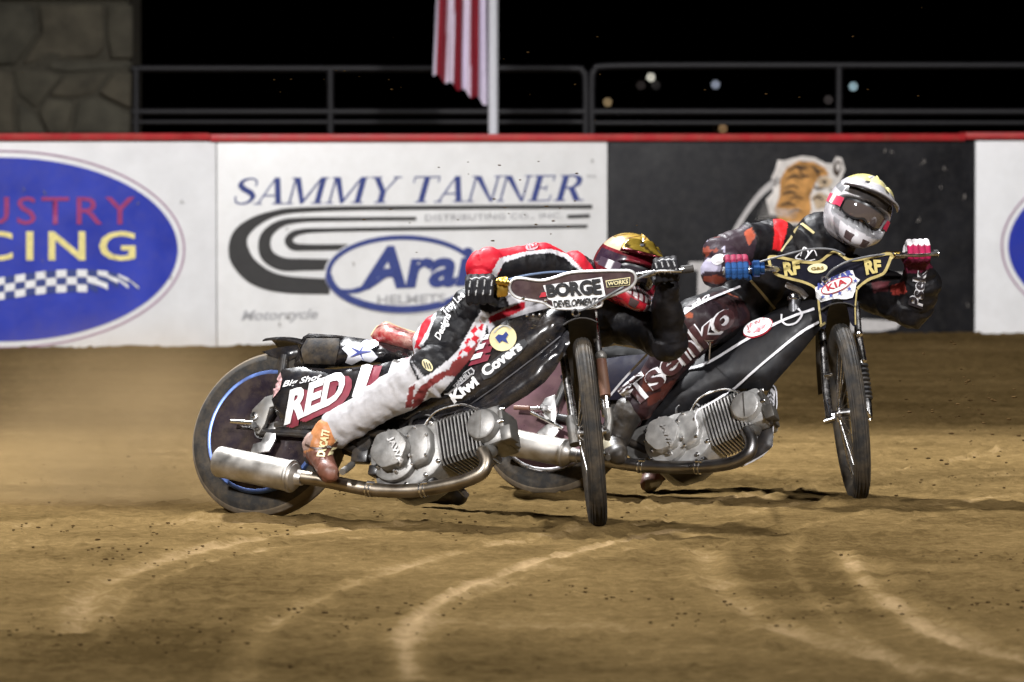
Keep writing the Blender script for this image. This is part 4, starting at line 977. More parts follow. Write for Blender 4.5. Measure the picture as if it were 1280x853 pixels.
MB().lathe(B_.P(993, 377, .05), (B_.P(993, 366, .05) - B_.P(993, 378, .05)), [(.028, 0), (.031, .004), (.031, .022), (.026, .028), (0, .028)], 12).build('filler_cap', chrome, ft)
MB().tube([B_.P(983, 356, .08), B_.P(1001, 364, .07), B_.P(1008, 372, .05)], .012, 10).build('breather_tube', mat('white breather', (.75, .75, .75), .5), fb)
pg = inflate('chain_guard', [(958, 494), (966, 480), (971, 484), (972, 505), (967, 535), (966, 558), (952, 572), (928, 584), (915, 584), (940, 560), (958, 530)], panelize(B_, -.03, .05), .05, mat('patterned black cover', (.03, .028, .03), .45, dust=.15), fb, 5, 7)
tg = bvh(pg)
band([(966, 481), (970.5, 490), (971, 510), (967, 535), (966, 557), (950, 571), (929, 583)], 1.6, 'piping', pip, pg, tg, .004)
for pl in ([(959, 497), (965, 486), (969, 490), (968, 508), (960, 512)], [(960, 516), (967, 512), (967, 524), (962, 532)]): patch(pl, 'white_print', pip, pg, tg, .004)
for k in range(7): band([(960 + random.uniform(0, 3), 494 + k * 5), (964, 491 + k * 5), (967, 496 + k * 5)], .9, 'print_curl', blackp, pg, tg, .007)
# front end
bA = at(1061.5, 516, 20.83); bN = V((-.99, -.058, -.105)).normalized()
wheel_front(fb, bA, bN, RF, '')
bF = bN.cross(V((0, 0, 1))).normalized(); bF = bF if bF.y < 0 else -bF; bU = bF.cross(bN).normalized(); bU = bU if bU.z > 0 else -bU
guard(fb, bA, bN, bU, bF, RF + .085, .070, 90, 172, blackmt, 'front_mudguard')
fk = MB().tube([at(1024, 375, 21.10), at(1029, 430, 21.02), at(1033, 490, 20.92), at(1037, 522, 20.85)], .0165, 14).build('fork_tube', steelf, fb)
MB().tube([at(1034, 498, 20.90), at(1040, 527, 20.82)], .013, 12).build('fork_end', chrome, fk); MB().tube([at(1031, 527, 20.83), at(1044, 523, 20.82), bA + bN * .062], .013, 12).build('axle_link', chrome, fk)
MB().tube([at(1040, 468, 20.93), at(1030, 470, 20.93)], .009, 10).build('fork_peg', chrome, fk)
fk2 = MB().tube([at(1070, 372, 21.14), at(1073, 420, 21.05), at(1079, 452, 21.0)], .0150, 14).build('fork_tube', steelf, fb)
MB().tube([at(1076, 452, 20.99), at(1085, 508, 20.92)], .010, 12).build('damper_rod', chrome, fk2)
mb = MB()
for k in range(8):
    t_ = k / 7; p = at(1077.5 + 5.5 * t_, 458 + 40 * t_, 20.98 - .06 * t_); d = (at(1083, 498, 20.92) - at(1077.5, 458, 20.98)).normalized(); mb.lathe(p, d, [(.013, -.010), (.026, -.004), (.026, .004), (.013, .010)], 16)
mb.build('rubber_gaiter', blackmt, fk2)
mb = MB(); mb.tube([at(1083, 500, 20.92), at(1086, 518, 20.88), at(1087, 526, 20.87)], [.02, .015, .012], 12); mb.build('fork_end', chrome, fk2); MB().sphere(at(1073, 417, 21.03), .018, 10).build('fork_bolt', chrome, fk2)
MB().tube([at(1086, 522, 20.87), bA - bN * .062], .012, 10).build('axle_link', chrome, fk2)
mb = MB(); mb.box(at(1046, 378, 21.14), V((.08, 0, -.004)), V((0, .03, 0)), V((0, .004, .014))); mb.build('fork_yoke', darkalloy, fb, bevel=.006)
MB().tube([at(1046, 392, 21.16), at(1042, 340, 21.22)], .022, 14).build('steering_stem', blackfr, fb)
bplm = mat('glossy black plate', (.014, .014, .022), .15, coat=.6, var=.2, bump=.15, bs=10); gedge = mat('gold tape edging', (.52, .42, .17), .35, .3, var=.12)
bpl = plate(fb, 'number_plate', [(959, 324), (962, 319), (975, 320), (1000, 325), (1022, 326), (1034, 318), (1043, 313), (1052, 317), (1062, 323), (1085, 321), (1105, 316), (1116, 316), (1115, 324), (1108, 341), (1100, 346), (1086, 352), (1073, 362), (1071, 382), (1070, 408), (1063, 403), (1059, 385), (1050, 374), (1040, 376), (1034, 392), (1032, 410), (1025, 408), (1022, 385), (1019, 364), (1008, 356), (985, 350), (970, 345), (963, 336)], 20.86, -.0004, .006, bplm, None, .006, 3)
tq = bvh(bpl)
ed = curve2([(961, 324), (963, 321), (975, 322), (1000, 327), (1022, 328), (1034, 320), (1043, 315), (1052, 319), (1062, 325), (1085, 323), (1105, 318), (1114, 318), (1113, 324), (1106, 340), (1098, 345), (1085, 350), (1071.5, 361)], 4)
v, f = strip(ed, 3.6); drape(v, f, 'gold_edging', gedge, bpl, tq, .004)
ed = curve2([(961, 324), (964, 335), (971, 343), (986, 348), (1008, 354), (1021, 363), (1024, 385), (1026.5, 406)], 4); v, f = strip(ed, [3.6, 3.6, 3, 2.2]); drape(v, f, 'gold_edging', gedge, bpl, tq, .0043)
band([(1025, 408), (1032, 403.5)], 3, 'gold_edging', gedge, bpl, tq, .0046, smooth=0); band([(1071, 362), (1069, 385), (1069.5, 406)], 1.8, 'gold_edging', gedge, bpl, tq, .005, smooth=0)
letter('RF', [(981, 345.5), (1001, 343), (999, 326), (978.5, 328)], goldp, bpl, tq, .006, bold=.05); letter('RF', [(1083, 344), (1102, 340), (1101, 325), (1079.5, 324.5)], goldp, bpl, tq, .006, bold=.05)
patch(ellipse(1022, 335.5, 12.5, 6, -.1), 'cream_badge', mat('pale yellow print', (.75, .70, .42), .5), bpl, tq, .006); letter('G&S', [(1014, 338), (1030, 337), (1030, 333), (1014, 334)], gold, bpl, tq, .009, bold=.02)
patch([(1020, 372), (1019, 360), (1030, 352), (1046, 344), (1060, 338), (1066, 338), (1069, 346), (1075, 350), (1070, 357), (1069, 365), (1060, 372), (1040, 374), (1026, 378)], 'sticker_ground', white, bpl, tq, .006)
letter('ALLSTAR', base_quad((1022, 363), (1067, 343.5), 8), bluep, bpl, tq, .009, bold=.045)
patch(ellipse(1046, 357, 21, 8, -.40), 'oval_edge', redp, bpl, tq, .0105); patch(ellipse(1046, 357, 19.5, 6.8, -.40), 'oval_badge', white, bpl, tq, .0125)
letter('KIA', base_quad((1035, 364), (1059, 354.5), 7.5), redp, bpl, tq, .015, bold=.03, space=1.1)
def star(cx, cy, r): return [(cx + (r if k % 2 == 0 else r * .42) * math.sin(k * math.pi / 5), cy - (r if k % 2 == 0 else r * .42) * math.cos(k * math.pi / 5)) for k in range(10)]
for x, y, r in [(1029, 371, 3.2), (1039, 369.5, 3.2), (1050, 366.5, 3.2), (1062, 361, 3.4), (1069.5, 351, 3.4)]: patch(star(x, y, r), 'star', bluep, bpl, tq, .015)
patch([(1046, 374), (1064, 365), (1068, 366), (1066, 372), (1058, 374)], 'white_print', white, bpl, tq, .008)
gr = [at(903, 339, 20.80), at(946, 336.5, 20.82)]; gl = [at(1128, 319.5, 20.88), at(1173, 317, 20.9)]
MB().tube(smooth_path([gr[0], gr[1], at(965, 336, 20.86), at(1010, 342, 21.0), at(1070, 336, 21.0), at(1105, 322, 20.93), gl[0], gl[1]], 5), .0125, 12).build('handlebar', chrome, fb)
MB().tube([at(904, 339, 20.80), at(940, 337, 20.82)], .0165, 14).build('grip', mat('grey rubber grip', (.3, .3, .3), .6), fb); MB().tube([at(1132, 319.2, 20.88), at(1172, 317, 20.9)], .0155, 14).build('grip', mat('black rubber grip', (.02, .02, .02), .6), fb)
mb = MB(); mb.lathe(at(940, 336, 20.81), (1, 0, .03), [(.028, 0), (.034, .006), (.034, .03), (.024, .034), (.024, .05)], 20); mb.build('throttle_housing', bluean, fb)
MB().tube(smooth_path([at(942, 330, 20.8), at(970, 322, 20.8), at(1010, 312, 20.82), at(1040, 312, 20.83), at(1056, 319, 20.84)], 5), .004, 7).build('throttle_cable', mat('grey cable'), fb)
MB().tube(smooth_path([at(1032, 348, 20.83), at(1040, 338, 20.81), at(1060, 327, 20.8), at(1090, 320, 20.82), at(1118, 317, 20.84)], 5), .0042, 7).build('clutch_cable', mat('grey cable'), fb)
MB().lathe(at(1031, 349, 20.835), (.1, -1, .1), [(.011, -.004), (.016, 0), (.011, .004), (.008, 0)], 20, True).build('cable_ring', chrome, fb)
mb = MB(); mb.tube([at(1108, 318, 20.88), at(1125, 318, 20.86)], .012, 10); mb.build('lever_perch', gold, fb); MB().tube([at(1120, 319, 20.83), at(1150, 319.5, 20.80), at(1173, 317.5, 20.81)], [.007, .0075, .006], 9).build('clutch_lever', chrome, fb)

# ================================================================== RIDERS
def remesh(mb, voxel, smooth_it):
    me = bpy.data.meshes.new('tmp'); me.from_pydata([tuple(p) for p in mb.v], [], mb.f)
    bm = bmesh.new(); bm.from_mesh(me); bmesh.ops.recalc_face_normals(bm, faces=bm.faces); bm.to_mesh(me); bm.free()
    o = bpy.data.objects.new('tmp', me); col.objects.link(o)
    r = o.modifiers.new('r', 'REMESH'); r.mode = 'VOXEL'; r.voxel_size = voxel
    s = o.modifiers.new('s', 'SMOOTH'); s.iterations = smooth_it; s.factor = .5
    m2 = bpy.data.meshes.new_from_object(o.evaluated_get(bpy.context.evaluated_depsgraph_get()))
    bpy.data.objects.remove(o); bpy.data.meshes.remove(me)
    n = len(m2.vertices); vs = np.empty(n * 3); m2.vertices.foreach_get('co', vs); vs = vs.reshape(-1, 3)
    ns = np.empty(n * 3); m2.vertices.foreach_get('normal', ns); ns = ns.reshape(-1, 3)
    fs = [tuple(p.vertices) for p in m2.polygons]; bpy.data.meshes.remove(m2)
    return vs, ns, fs
def bone_of(vs, bones):
    best = np.full(len(vs), 1e9); idx = np.zeros(len(vs), int); T = np.zeros(len(vs))
    for i, (nm, a, b, r0, r1) in enumerate(bones):
        a = np.array(a); b = np.array(b); ab = b - a; t = np.clip(((vs - a) @ ab) / max(ab @ ab, 1e-9), 0, 1)
        d = np.linalg.norm(vs - a - t[:, None] * ab, axis=1) - (r0 + (r1 - r0) * t)
        k = d < best; best[k] = d[k]; idx[k] = i; T[k] = t[k]
    return idx, T
def figure(name, bones, parent, m, default, paints, voxel=.0062, it=5, folds=.0075, fscale=11., extra=None, seed=0):
    mb = MB()
    for nm, a, b, r0, r1 in bones: mb.capsule(a, b, r0, r1)
    vs, ns, fs = remesh(mb, voxel, it)
    idx, T = bone_of(vs, bones); names = np.array([b_[0] for b_ in bones])[idx]
    # cloth folds: creases that run round the limb, deepest beside the joints
    ax = np.zeros_like(vs); tt = np.zeros(len(vs))
    for i, (nm, a, b, r0, r1) in enumerate(bones):
        k = idx == i; d = np.array(b) - np.array(a); ln = np.linalg.norm(d); d = d / max(ln, 1e-6)
        ax[k] = d; tt[k] = np.minimum(T[k], 1 - T[k]) * ln
    s = (vs * ax).sum(1)[:, None] * ax
    q = vs * .95 + s * .75
    f1 = fbm(q, fscale, 3, 3 + seed) - .5; f1 = np.sign(f1) * np.abs(f1) ** .9
    amp = folds * (.65 + 1.1 * np.exp(-tt / .07)) * np.where(np.isin(names, ['shinR', 'foreL', 'upperL', 'wristL']), 1.5, 1.0)
    ridge = 1 - np.abs(fbm(q, fscale * .8, 2, 31 + seed) - .5) * 5
    vs = vs + ns * (amp * (1.4 * f1 + .55 * np.clip(ridge, 0, 1)))[:, None]
    px = to_px(vs); c = np.zeros((len(vs), 3))
    for nm in set(names): c[names == nm] = default.get(nm, default['*'])
    for sel, poly, cc in paints:
        k = in_poly(px, poly)
        if sel: k &= np.isin(names, sel)
        if callable(cc): c[k] = cc(vs[k], px[k])
        else: c[k] = cc
    return rawmesh(name, [V(p) for p in vs], fs, m, parent, cols=c)
cloth_m = mat('leather racing suit', attr=True, rough=.5, var=.10, vs=25, dust=.04, spec=.22, bump=.35, bs=70)
glove_m = mat('glove fabric', attr=True, rough=.65, spec=.15, var=.15, vs=40, bump=.3, bs=160, dust=.04)
boot_m = mat('boot leather', attr=True, rough=.5, var=.25, vs=30, dust=.2, bump=.3, bs=60)
WH = (.60, .59, .62); RD = (.52, .012, .028); BK = (.006, .006, .008); MR = (.20, .035, .035)

def hand(name, parent, G, d, fwd, up, cols, sc_=1., back=1, wrist=None, palm_up=.35):
    """a gloved hand closed on a bar: d runs along the bar from the thumb to the little finger"""
    d = V(d).normalized(); fwd = V(fwd).normalized(); fwd = (fwd - d * fwd.dot(d)).normalized(); up = d.cross(fwd) if d.cross(fwd).dot(V(up)) > 0 else -d.cross(fwd)
    def C(s, r, a): a = math.radians(a); return V(G) + d * s * sc_ + (fwd * math.cos(a) + up * math.sin(a)) * r * sc_
    mb = MB(); bones = []
    lens = [.95, 1.05, 1.0, .82]
    for i in range(4):
        s = (i - 1.5) * .0225; r = .0118 - (.0012 if i == 3 else 0); k = lens[i]
        p = [C(s, .052, 118), C(s, .041 + .002 * math.sin(i * 2), 62), C(s + .001, .034, 5), C(s + .001, .031, -50 * k), C(s, .029, -105 * k)]
        for a, b, ra, rb in zip(p[:-1], p[1:], [r * 1.15, r * 1.08, r, r * .95], [r * 1.08, r, r * .95, r * .85]):
            mb.capsule(a, b, ra * sc_, rb * sc_, 10); bones.append(('finger', a, b, ra, rb))
    # palm: knuckle ridge back to the wrist
    w = V(wrist) if wrist is not None else C(0, .11, 160)
    for i in range(4):
        a = C((i - 1.5) * .021, .052, 122); b = w + d * (i - 1.5) * .014 * sc_
        mb.capsule(a, b, .0165 * sc_, .021 * sc_, 10); bones.append(('palm', a, b, .0165, .021))
    # thumb, from the side of the palm round under the bar
    tp = [C(-.036, .055, 150), C(-.050, .040, 200), C(-.046, .031, 265), C(-.036, .030, 320)]
    for a, b, ra, rb in zip(tp[:-1], tp[1:], [.0165, .0135, .012], [.0135, .012, .010]):
        mb.capsule(a, b, ra * sc_, rb * sc_, 10); bones.append(('thumb', a, b, ra, rb))
    vs, ns, fs = remesh(mb, .0033, 2)
    rel = vs - np.array(G); fu = rel @ np.array(fwd); uu = rel @ np.array(up); ss = rel @ np.array(d)
    c = cols(ss / sc_, fu / sc_, uu / sc_)
    return rawmesh(name, [V(p) for p in vs], fs, glove_m, parent, cols=c)

def helmet(parent, C, fwd, roll_up, size, paint, peakm, peakcol, lensm, strapm, strapcol, peak_out=.075, framecol=None, name='helmet'):
    F = V(fwd).normalized(); U = V(roll_up); U = (U - F * U.dot(F)).normalized(); R = F.cross(U)      # R: towards the wearer's right
    ne, na = 170, 300; H = []
    def shell(az, el, recess=True):
        ce, se = math.cos(el), math.sin(el); x = math.sin(az) * ce; f = math.cos(az) * ce
        rx, rf, ru = .124, .148, (.143 if el > 0 else .158)
        r = 1 / math.sqrt((x / rx) ** 2 + (f / rf) ** 2 + (se / ru) ** 2)
        A = abs(az)
        q = (abs(az) / .95) ** 4 + (abs(el + .02 + .10 * abs(az)) / .33) ** 4
        rec = 1 / (1 + math.exp(min((q - 1.0) * 12, 60))) if recess else 0
        chin = .062 * math.exp(-(az / .62) ** 2) * math.exp(-((el + .58) / .29) ** 2)
        chin += .010 * math.exp(-(az / .30) ** 2) * math.exp(-((el + .50) / .16) ** 2) + .010 * math.exp(-((A - .95) / .35) ** 2) * math.exp(-((el + .45) / .3) ** 2)
        r += chin * (1 - rec)
        r += .006 * math.exp(-((az) / .22) ** 2) * max(0, se) ** 1.0         # crown ridge
        r -= .007 * math.exp(-((A - .42) / .09) ** 2) * (1 if se > .45 else max(0, se / .45)) * math.exp(-((el - .95) / .35) ** 2)
        r -= .034 * rec
        if el < -.95: r *= 1 - .25 * (-.95 - el)
        return r
    def pt(az, el, dr=0, recess=True):
        r = shell(az, el, recess) + dr; return V(C) + (R * math.sin(az) * math.cos(el) + F * math.cos(az) * math.cos(el) + U * math.sin(el)) * r * size
    vs = []; fs = []; AZ = []; EL = []
    els = np.linspace(-1.25, math.pi / 2 - .001, ne)
    for el in els:
        for k in range(na):
            az = -math.pi + 2 * math.pi * k / na; vs.append(pt(az, el)); AZ.append(az); EL.append(el)
    for i in range(ne - 1):
        for k in range(na): fs.append((i * na + k, i * na + (k + 1) % na, (i + 1) * na + (k + 1) % na, (i + 1) * na + k))
    fs.append(tuple(range(na))[::-1])
    AZ = np.array(AZ); EL = np.array(EL); q = (abs(AZ) / .95) ** 4 + (abs(EL + .02 + .10 * abs(AZ)) / .33) ** 4
    c = paint(AZ, EL, q)
    hm = rawmesh(name, vs, fs, mat(name + ' shell paint', attr=True, rough=.25, coat=.6, var=.06, dust=.12), parent, cols=c)
    # goggles: frame and lens inside the eye opening
    def gpatch(nm, a, e0, e1, dr, m, th=.004, n=24, shape=None):
        vs = []; fs = []; m_ = 12
        for lay in (0, 1):
            for i in range(n + 1):
                az = -a + 2 * a * i / n; s = 1 - (abs(az) / a) ** 6 * .45; nose = .10 * math.exp(-(az / .16) ** 2)
                for j in range(m_ + 1):
                    el = (e0 * s + nose) + (e1 * s - e0 * s - nose) * j / m_ - .10 * abs(az) * .6
                    base = 1 / math.sqrt((math.sin(az) * math.cos(el) / .124) ** 2 + (math.cos(az) * math.cos(el) / .148) ** 2 + (math.sin(el) / .14) ** 2)
                    r = base + dr - th * lay; vs.append(V(C) + (R * math.sin(az) * math.cos(el) + F * math.cos(az) * math.cos(el) + U * math.sin(el)) * r * size)
        k = (n + 1) * (m_ + 1)
        for i in range(n):
            for j in range(m_):
                q_ = (i * (m_ + 1) + j, i * (m_ + 1) + j + 1, (i + 1) * (m_ + 1) + j + 1, (i + 1) * (m_ + 1) + j); fs += [q_, tuple(x + k for x in q_[::-1])]
        edge = [i * (m_ + 1) for i in range(n + 1)] + [n * (m_ + 1) + j for j in range(1, m_ + 1)] + [i * (m_ + 1) + m_ for i in range(n - 1, -1, -1)] + [j for j in range(m_ - 1, 0, -1)]
        for a_, b_ in zip(edge, edge[1:] + edge[:1]): fs.append((a_, b_, b_ + k, a_ + k))
        mb = MB().add(vs, fs); return mb.build(nm, m, hm, ang=50)
    gpatch('goggle_frame', .86, -.31, .26, -.016, mat('black goggle frame', (.018, .018, .02), .35), .012)
    gpatch('goggle_lens', .77, -.245, .195, -.0125, lensm, .003)
    # strap round both sides
    for sg in (1, -1):
        mb = MB(); vs = []; fs = []
        for i in range(13):
            az = sg * (.80 + .85 * i / 12)
            for el in (-.17, .10): vs.append(pt(az, el + .03 - .05, .004, True if abs(az) > 1.15 else False) if abs(az) > .98 else V(C) + (R * math.sin(az) * math.cos(el) + F * math.cos(az) * math.cos(el) + U * math.sin(el)) * (.1325 + (abs(az) - .8) * .02) * size)
        for i in range(12): fs.append((2 * i, 2 * i + 1, 2 * i + 3, 2 * i + 2))
        cc = np.array([strapcol(i // 2 / 12) for i in range(26)])
        rawmesh('goggle_strap', vs, fs, strapm, hm, cols=cc)
    # peak
    vs = []; fs = []; n, m_ = 32, 10
    for lay in (0, 1):
        for i in range(n + 1):
            az = -1.15 + 2.3 * i / n
            for j in range(m_ + 1):
                t = j / m_; el0 = .98 - .25 * t * 0
                base = pt(az * (1 - .12 * (1 - t)), 1.02 - .54 * min(t * 1.25, 1) - .12 * (abs(az) / 1.15) ** 2, .010)
                out = peak_out * max(0, t - .35) / .65 * math.cos(az * .95) ** .8 if abs(az) < 1.6 else 0
                p = base + F * out * size + U * .022 * size * max(0, t - .35) / .65 - U * .009 * lay * size - (p_off if False else V((0, 0, 0)))
                vs.append(p)
    k = (n + 1) * (m_ + 1)
    for i in range(n):
        for j in range(m_):
            q_ = (i * (m_ + 1) + j, i * (m_ + 1) + j + 1, (i + 1) * (m_ + 1) + j + 1, (i + 1) * (m_ + 1) + j); fs += [q_, tuple(x + k for x in q_[::-1])]
    edge = [i * (m_ + 1) for i in range(n + 1)] + [n * (m_ + 1) + j for j in range(1, m_ + 1)] + [i * (m_ + 1) + m_ for i in range(n - 1, -1, -1)] + [j for j in range(m_ - 1, 0, -1)]
    for a_, b_ in zip(edge, edge[1:] + edge[:1]): fs.append((a_, b_, b_ + k, a_ + k))
    pc = np.array([peakcol((-1.15 + 2.3 * ((i % k) // (m_ + 1)) / n), (i % (m_ + 1)) / m_, i >= k) for i in range(len(vs))])
    rawmesh('helmet_peak', vs, fs, peakm, hm, cols=pc)
    # chin vents
    for sg in (1, -1):
        mb = MB(); P_ = [pt(sg * .10, -.46, .004, False), pt(sg * .30, -.48, .004, False), pt(sg * .27, -.62, .004, False), pt(sg * .11, -.60, .004, False)]
        nrm = (P_[1] - P_[0]).cross(P_[2] - P_[0]).normalized(); nrm = nrm if nrm.dot(F) > 0 else -nrm
        mb.prism([p - nrm * .004 for p in P_], nrm * .007); mb.build('chin_vent', mat(name + ' grey vent', (.36, .355, .36) if size > 1.03 else (.05, .03, .03), .4), hm, bevel=.002)
        P_ = [pt(sg * .36, .86, .012, False), pt(sg * .50, .80, .012, False), pt(sg * .50, .73, .012, False), pt(sg * .36, .78, .012, False)]
        mb = MB(); mb.prism([p - nrm * .006 for p in P_], nrm * .008); mb.build('brow_vent', mat('dark vent', (.05, .05, .055), .4), hm, bevel=.001)
    # the head itself, seen only dimly through the lens
    mb = MB(); o_ = V(C)
    mb.capsule(o_ + U * .04 * size, o_ - U * .05 * size, .088 * size, .070 * size); mb.capsule(o_ + F * .075 * size - U * .0 * size, o_ + F * .098 * size - U * .035 * size, .012 * size, .016 * size, 10)
    for sg in (1, -1): mb.capsule(o_ + F * .070 * size + R * .02 * sg * size + U * .025 * size, o_ + F * .072 * size + R * .042 * sg * size + U * .024 * size, .014 * size, .013 * size, 10); mb.capsule(o_ + R * .088 * sg * size, o_ + R * .088 * sg * size - U * .03 * size, .014 * size, .01 * size, 8)
    vs, ns, fs = remesh(mb, .006, 3); rawmesh('head', [V(p) for p in vs], fs, mat('skin', (.42, .24, .17), .5), hm)
    for sg in (1, -1): MB().sphere(o_ + F * .084 * size + R * .031 * sg * size + U * .012 * size, .0125 * size, 12).build('eye', mat('eye white', (.6, .58, .55), .3), hm)
    return hm, pt

def boot(name, parent, bones, paints, default, seed):
    return figure(name, bones, parent, boot_m, {'*': default}, paints, .0042, 3, .003, 16., seed=seed)

# ------------------------------------------------------------------ near rider
hipR = at(622, 398, 19.90); hipL = at(660, 420, 20.22); kneeR = at(541, 462, 19.66); ankR = at(411, 541, 19.76)
shR = at(716, 343, 19.90); shL = at(768, 400, 20.02); elR = at(601, 334, 19.74); wrR = at(600, 352, 19.70); elL = at(835, 424, 19.86); wrL = at(833, 360, 19.74)
neck = at(748, 372, 20.0); kneeL = at(606, 482, 20.40); ankL = at(545, 596, 20.60)
mid = (hipR + hipL) / 2
rider = root('person', tuple(N_.P(560, 470, 0)), 'crouched rider in white, red and black leathers and red chrome helmet on the nearest motorcycle', 'person')
bones = [('chest', shR, shL, .085, .085), ('back', neck, mid + V((0, .02, .02)), .11, .13), ('sideR', shR, hipR, .085, .11), ('sideL', shL, hipL, .09, .11), ('hips', hipR, hipL, .125, .125),
         ('neck', neck, at(770, 352, 19.96), .07, .06),
         ('thighR', hipR, kneeR, .118, .092), ('seatR', at(592, 388, 19.80), at(553, 430, 19.74), .088, .106), ('shinR', at(531, 470, 19.66), at(420, 537, 19.75), .086, .061), ('kneeR', kneeR, at(531, 470, 19.66), .088, .086),
         ('thighL', hipL, kneeL, .11, .09), ('shinL', kneeL, ankL, .085, .06),
         ('upperR', at(676, 327, 19.84), elR, .068, .058), ('shoulderR', shR, at(676, 327, 19.84), .064, .070), ('foreR', elR, wrR, .056, .040), ('elbowR', at(612, 330, 19.74), elR, .056, .058), ('upperL', shL, elL, .080, .075), ('foreL', elL, wrL, .074, .042)]
def checker(vs, px): 
    a = (np.floor((px[:, 0] * .8 + px[:, 1] * .55) / 8) + np.floor((px[:, 1] * .8 - px[:, 0] * .55) / 8)) % 2
    return np.where(a[:, None] > .5, np.array(RD)[None], np.array(WH)[None])
arm = ['upperR', 'foreR', 'shoulderR', 'elbowR', 'chest', 'sideR', 'back', 'neck']
leg = ['thighR', 'seatR', 'kneeR', 'hips', 'sideR', 'shinR']
paints = [
    (arm, [(578, 360), (580, 328), (598, 306), (675, 298), (722, 308), (745, 340), (730, 338), (709, 317.5), (688, 311), (660, 314), (626, 322), (618, 335), (614, 352)], RD),
    (arm, [(612, 346), (618, 335), (625, 322.5), (660, 314), (688, 311), (709, 317.5), (730, 339), (727, 341), (706, 322.5), (688, 316), (660, 318.5), (630, 328), (621, 346)], WH),
    (arm, [(621, 350), (622, 345), (630, 328), (660, 319), (688, 316.5), (706, 323), (727, 341), (730, 352), (700, 352), (660, 356)], BK),
    (arm, [(605, 408), (606, 392), (650, 370), (690, 372), (690, 420), (605, 425)], WH),
    (['sideR', 'back', 'hips', 'thighR', 'seatR'], [(608, 395), (655, 374), (700, 372), (700, 430), (612, 425)], WH),
    (None, [(610, 397), (634, 386), (657, 376), (657, 385), (636, 396), (612, 404)], RD),
    # outer edge of the thigh: white, red, white
    (leg, [(500, 445), (520, 396), (540, 374), (548, 375), (545, 394), (534, 424), (518, 443)], WH),
    (leg, [(517, 437), (527, 404), (542, 377), (545.5, 381), (537, 408), (523, 433)], RD),
    # inner stripe from knee up to the hip
    (leg, [(512, 482), (540, 466), (558, 452), (574, 436), (588, 410), (602, 388), (612, 392), (606, 420), (594, 440), (566, 475), (545, 500), (520, 512), (505, 510)], WH),
    (leg, [(517, 497), (524, 485), (546, 468), (560, 462), (556, 472), (536, 486), (527, 505), (515, 512)], MR),
    (leg, [(556, 471), (566, 452), (580, 438), (600, 425), (590, 447), (570, 470)], MR),
    (leg, [(566, 452), (576, 438), (590, 412), (598, 400), (606, 404), (598, 424), (584, 444)], checker),
    (['shinR'], [(512, 484), (519, 480), (516, 500), (514, 510), (506, 510)], MR)]
default = {'*': BK, 'shinR': (.42, .41, .42), 'foreR': RD, 'elbowR': RD, 'hips': BK, 'sideR': WH, 'back': BK, 'kneeR': BK}
body = figure('body', bones, rider, cloth_m, default, paints, seed=1)
tbod = bvh(body)
txt = mat('white suit lettering', (.74, .73, .74), .5, var=.05)
letter('Troy Lee', [(560, 397), (584, 373), (576, 365), (551, 389)], txt, body, tbod, .005, bold=.02, shear=.2)
letter('Designs', [(552, 428), (567, 396), (556, 391), (543, 422)], txt, body, tbod, .005, bold=.03, shear=.2)
patch(ellipse(534.5, 457, 8.5, 5, .9), 'knee_badge', offw, body, tbod, .004)
for k in range(3): band([(530 + k * 3.2, 452 + k * 1.2), (533 + k * 3.0, 461 + k * .5)], 1.1, 'badge_line', blackp, body, tbod, .007, smooth=0)
patch(ellipse(665, 309, 8.5, 4.6, -.3), 'shoulder_badge', mat('pink white print', (.62, .36, .40), .5), body, tbod, .004); letter('TLD', [(658, 312.5), (673, 309), (672, 304.5), (658, 308)], redp, body, tbod, .007, bold=.04)
# gloves
def gl_black(s, f, u):
    c = np.tile(np.array([.014, .014, .017]), (len(s), 1)); a = np.arctan2(u, f)
    fi = (s / .0225 + 2) % 1
    k = (abs(fi - .5 + .3 * a) < .075) & (((a > -.1) & (a < .3)) | ((a > .55) & (a < 1.0))); c[k] = .42
    c[(a > 1.3) & (a < 1.5) & (np.abs(s) < .03)] = .42
    return c
nfwd = V((.10, -1, .0))
hand('glove', rider, at(600, 367, 19.62), V((-1, .04, -.03)), nfwd, V((0, 0, 1)), gl_black, 1.22, wrist=at(598, 350, 19.72))
hand('glove', rider, at(834, 341, 19.665), V((1, .02, .13)), nfwd, V((0, 0, 1)), gl_black, 1.02, wrist=at(834, 356, 19.76))
# boots
tb0 = at(410, 541, 19.74)
ORG = (.50, .20, .07)
bt_paint = [(None, [(375, 560), (384, 532), (402, 520), (428, 536), (424, 552), (404, 566), (392, 580)], ORG), (None, [(374, 545), (384, 535), (391, 545), (386, 562), (376, 565)], (.30, .20, .17)), (None, [(382, 566), (400, 560), (430, 555), (428, 610), (380, 610)], (.15, .055, .035))]
boot('boot', rider, [('shaft', tb0, at(401, 556, 19.74), .056, .054), ('heel', at(394, 556, 19.80), at(396, 570, 19.80), .050, .046), ('foot', at(398, 562, 19.74), at(411, 592, 19.62), .050, .036), ('toe', at(408, 588, 19.62), at(414, 592, 19.60), .036, .030)], bt_paint, (.17, .07, .05), 4)
bo = [c for c in rider.children if c.name.startswith('boot')][-1]; tbo = bvh(bo)
letter('DUCATI', [(406, 572), (412, 540), (403, 537), (396, 571)], offw, bo, tbo, .004, bold=.05)
band([(375, 548), (377, 562), (385, 578), (394, 592), (402, 600)], 3.2, 'boot_sole', mat('boot sole rubber', (.02, .017, .015), .8), bo, tbo, .004)
band([(383, 556), (396, 562), (410, 560), (421, 552)], 2.6, 'boot_strap', mat('boot strap', (.06, .03, .02), .5), bo, tbo, .006)
patch([(407, 557), (412, 556), (413, 561), (408, 562)], 'boot_buckle', chrome, bo, tbo, .009)
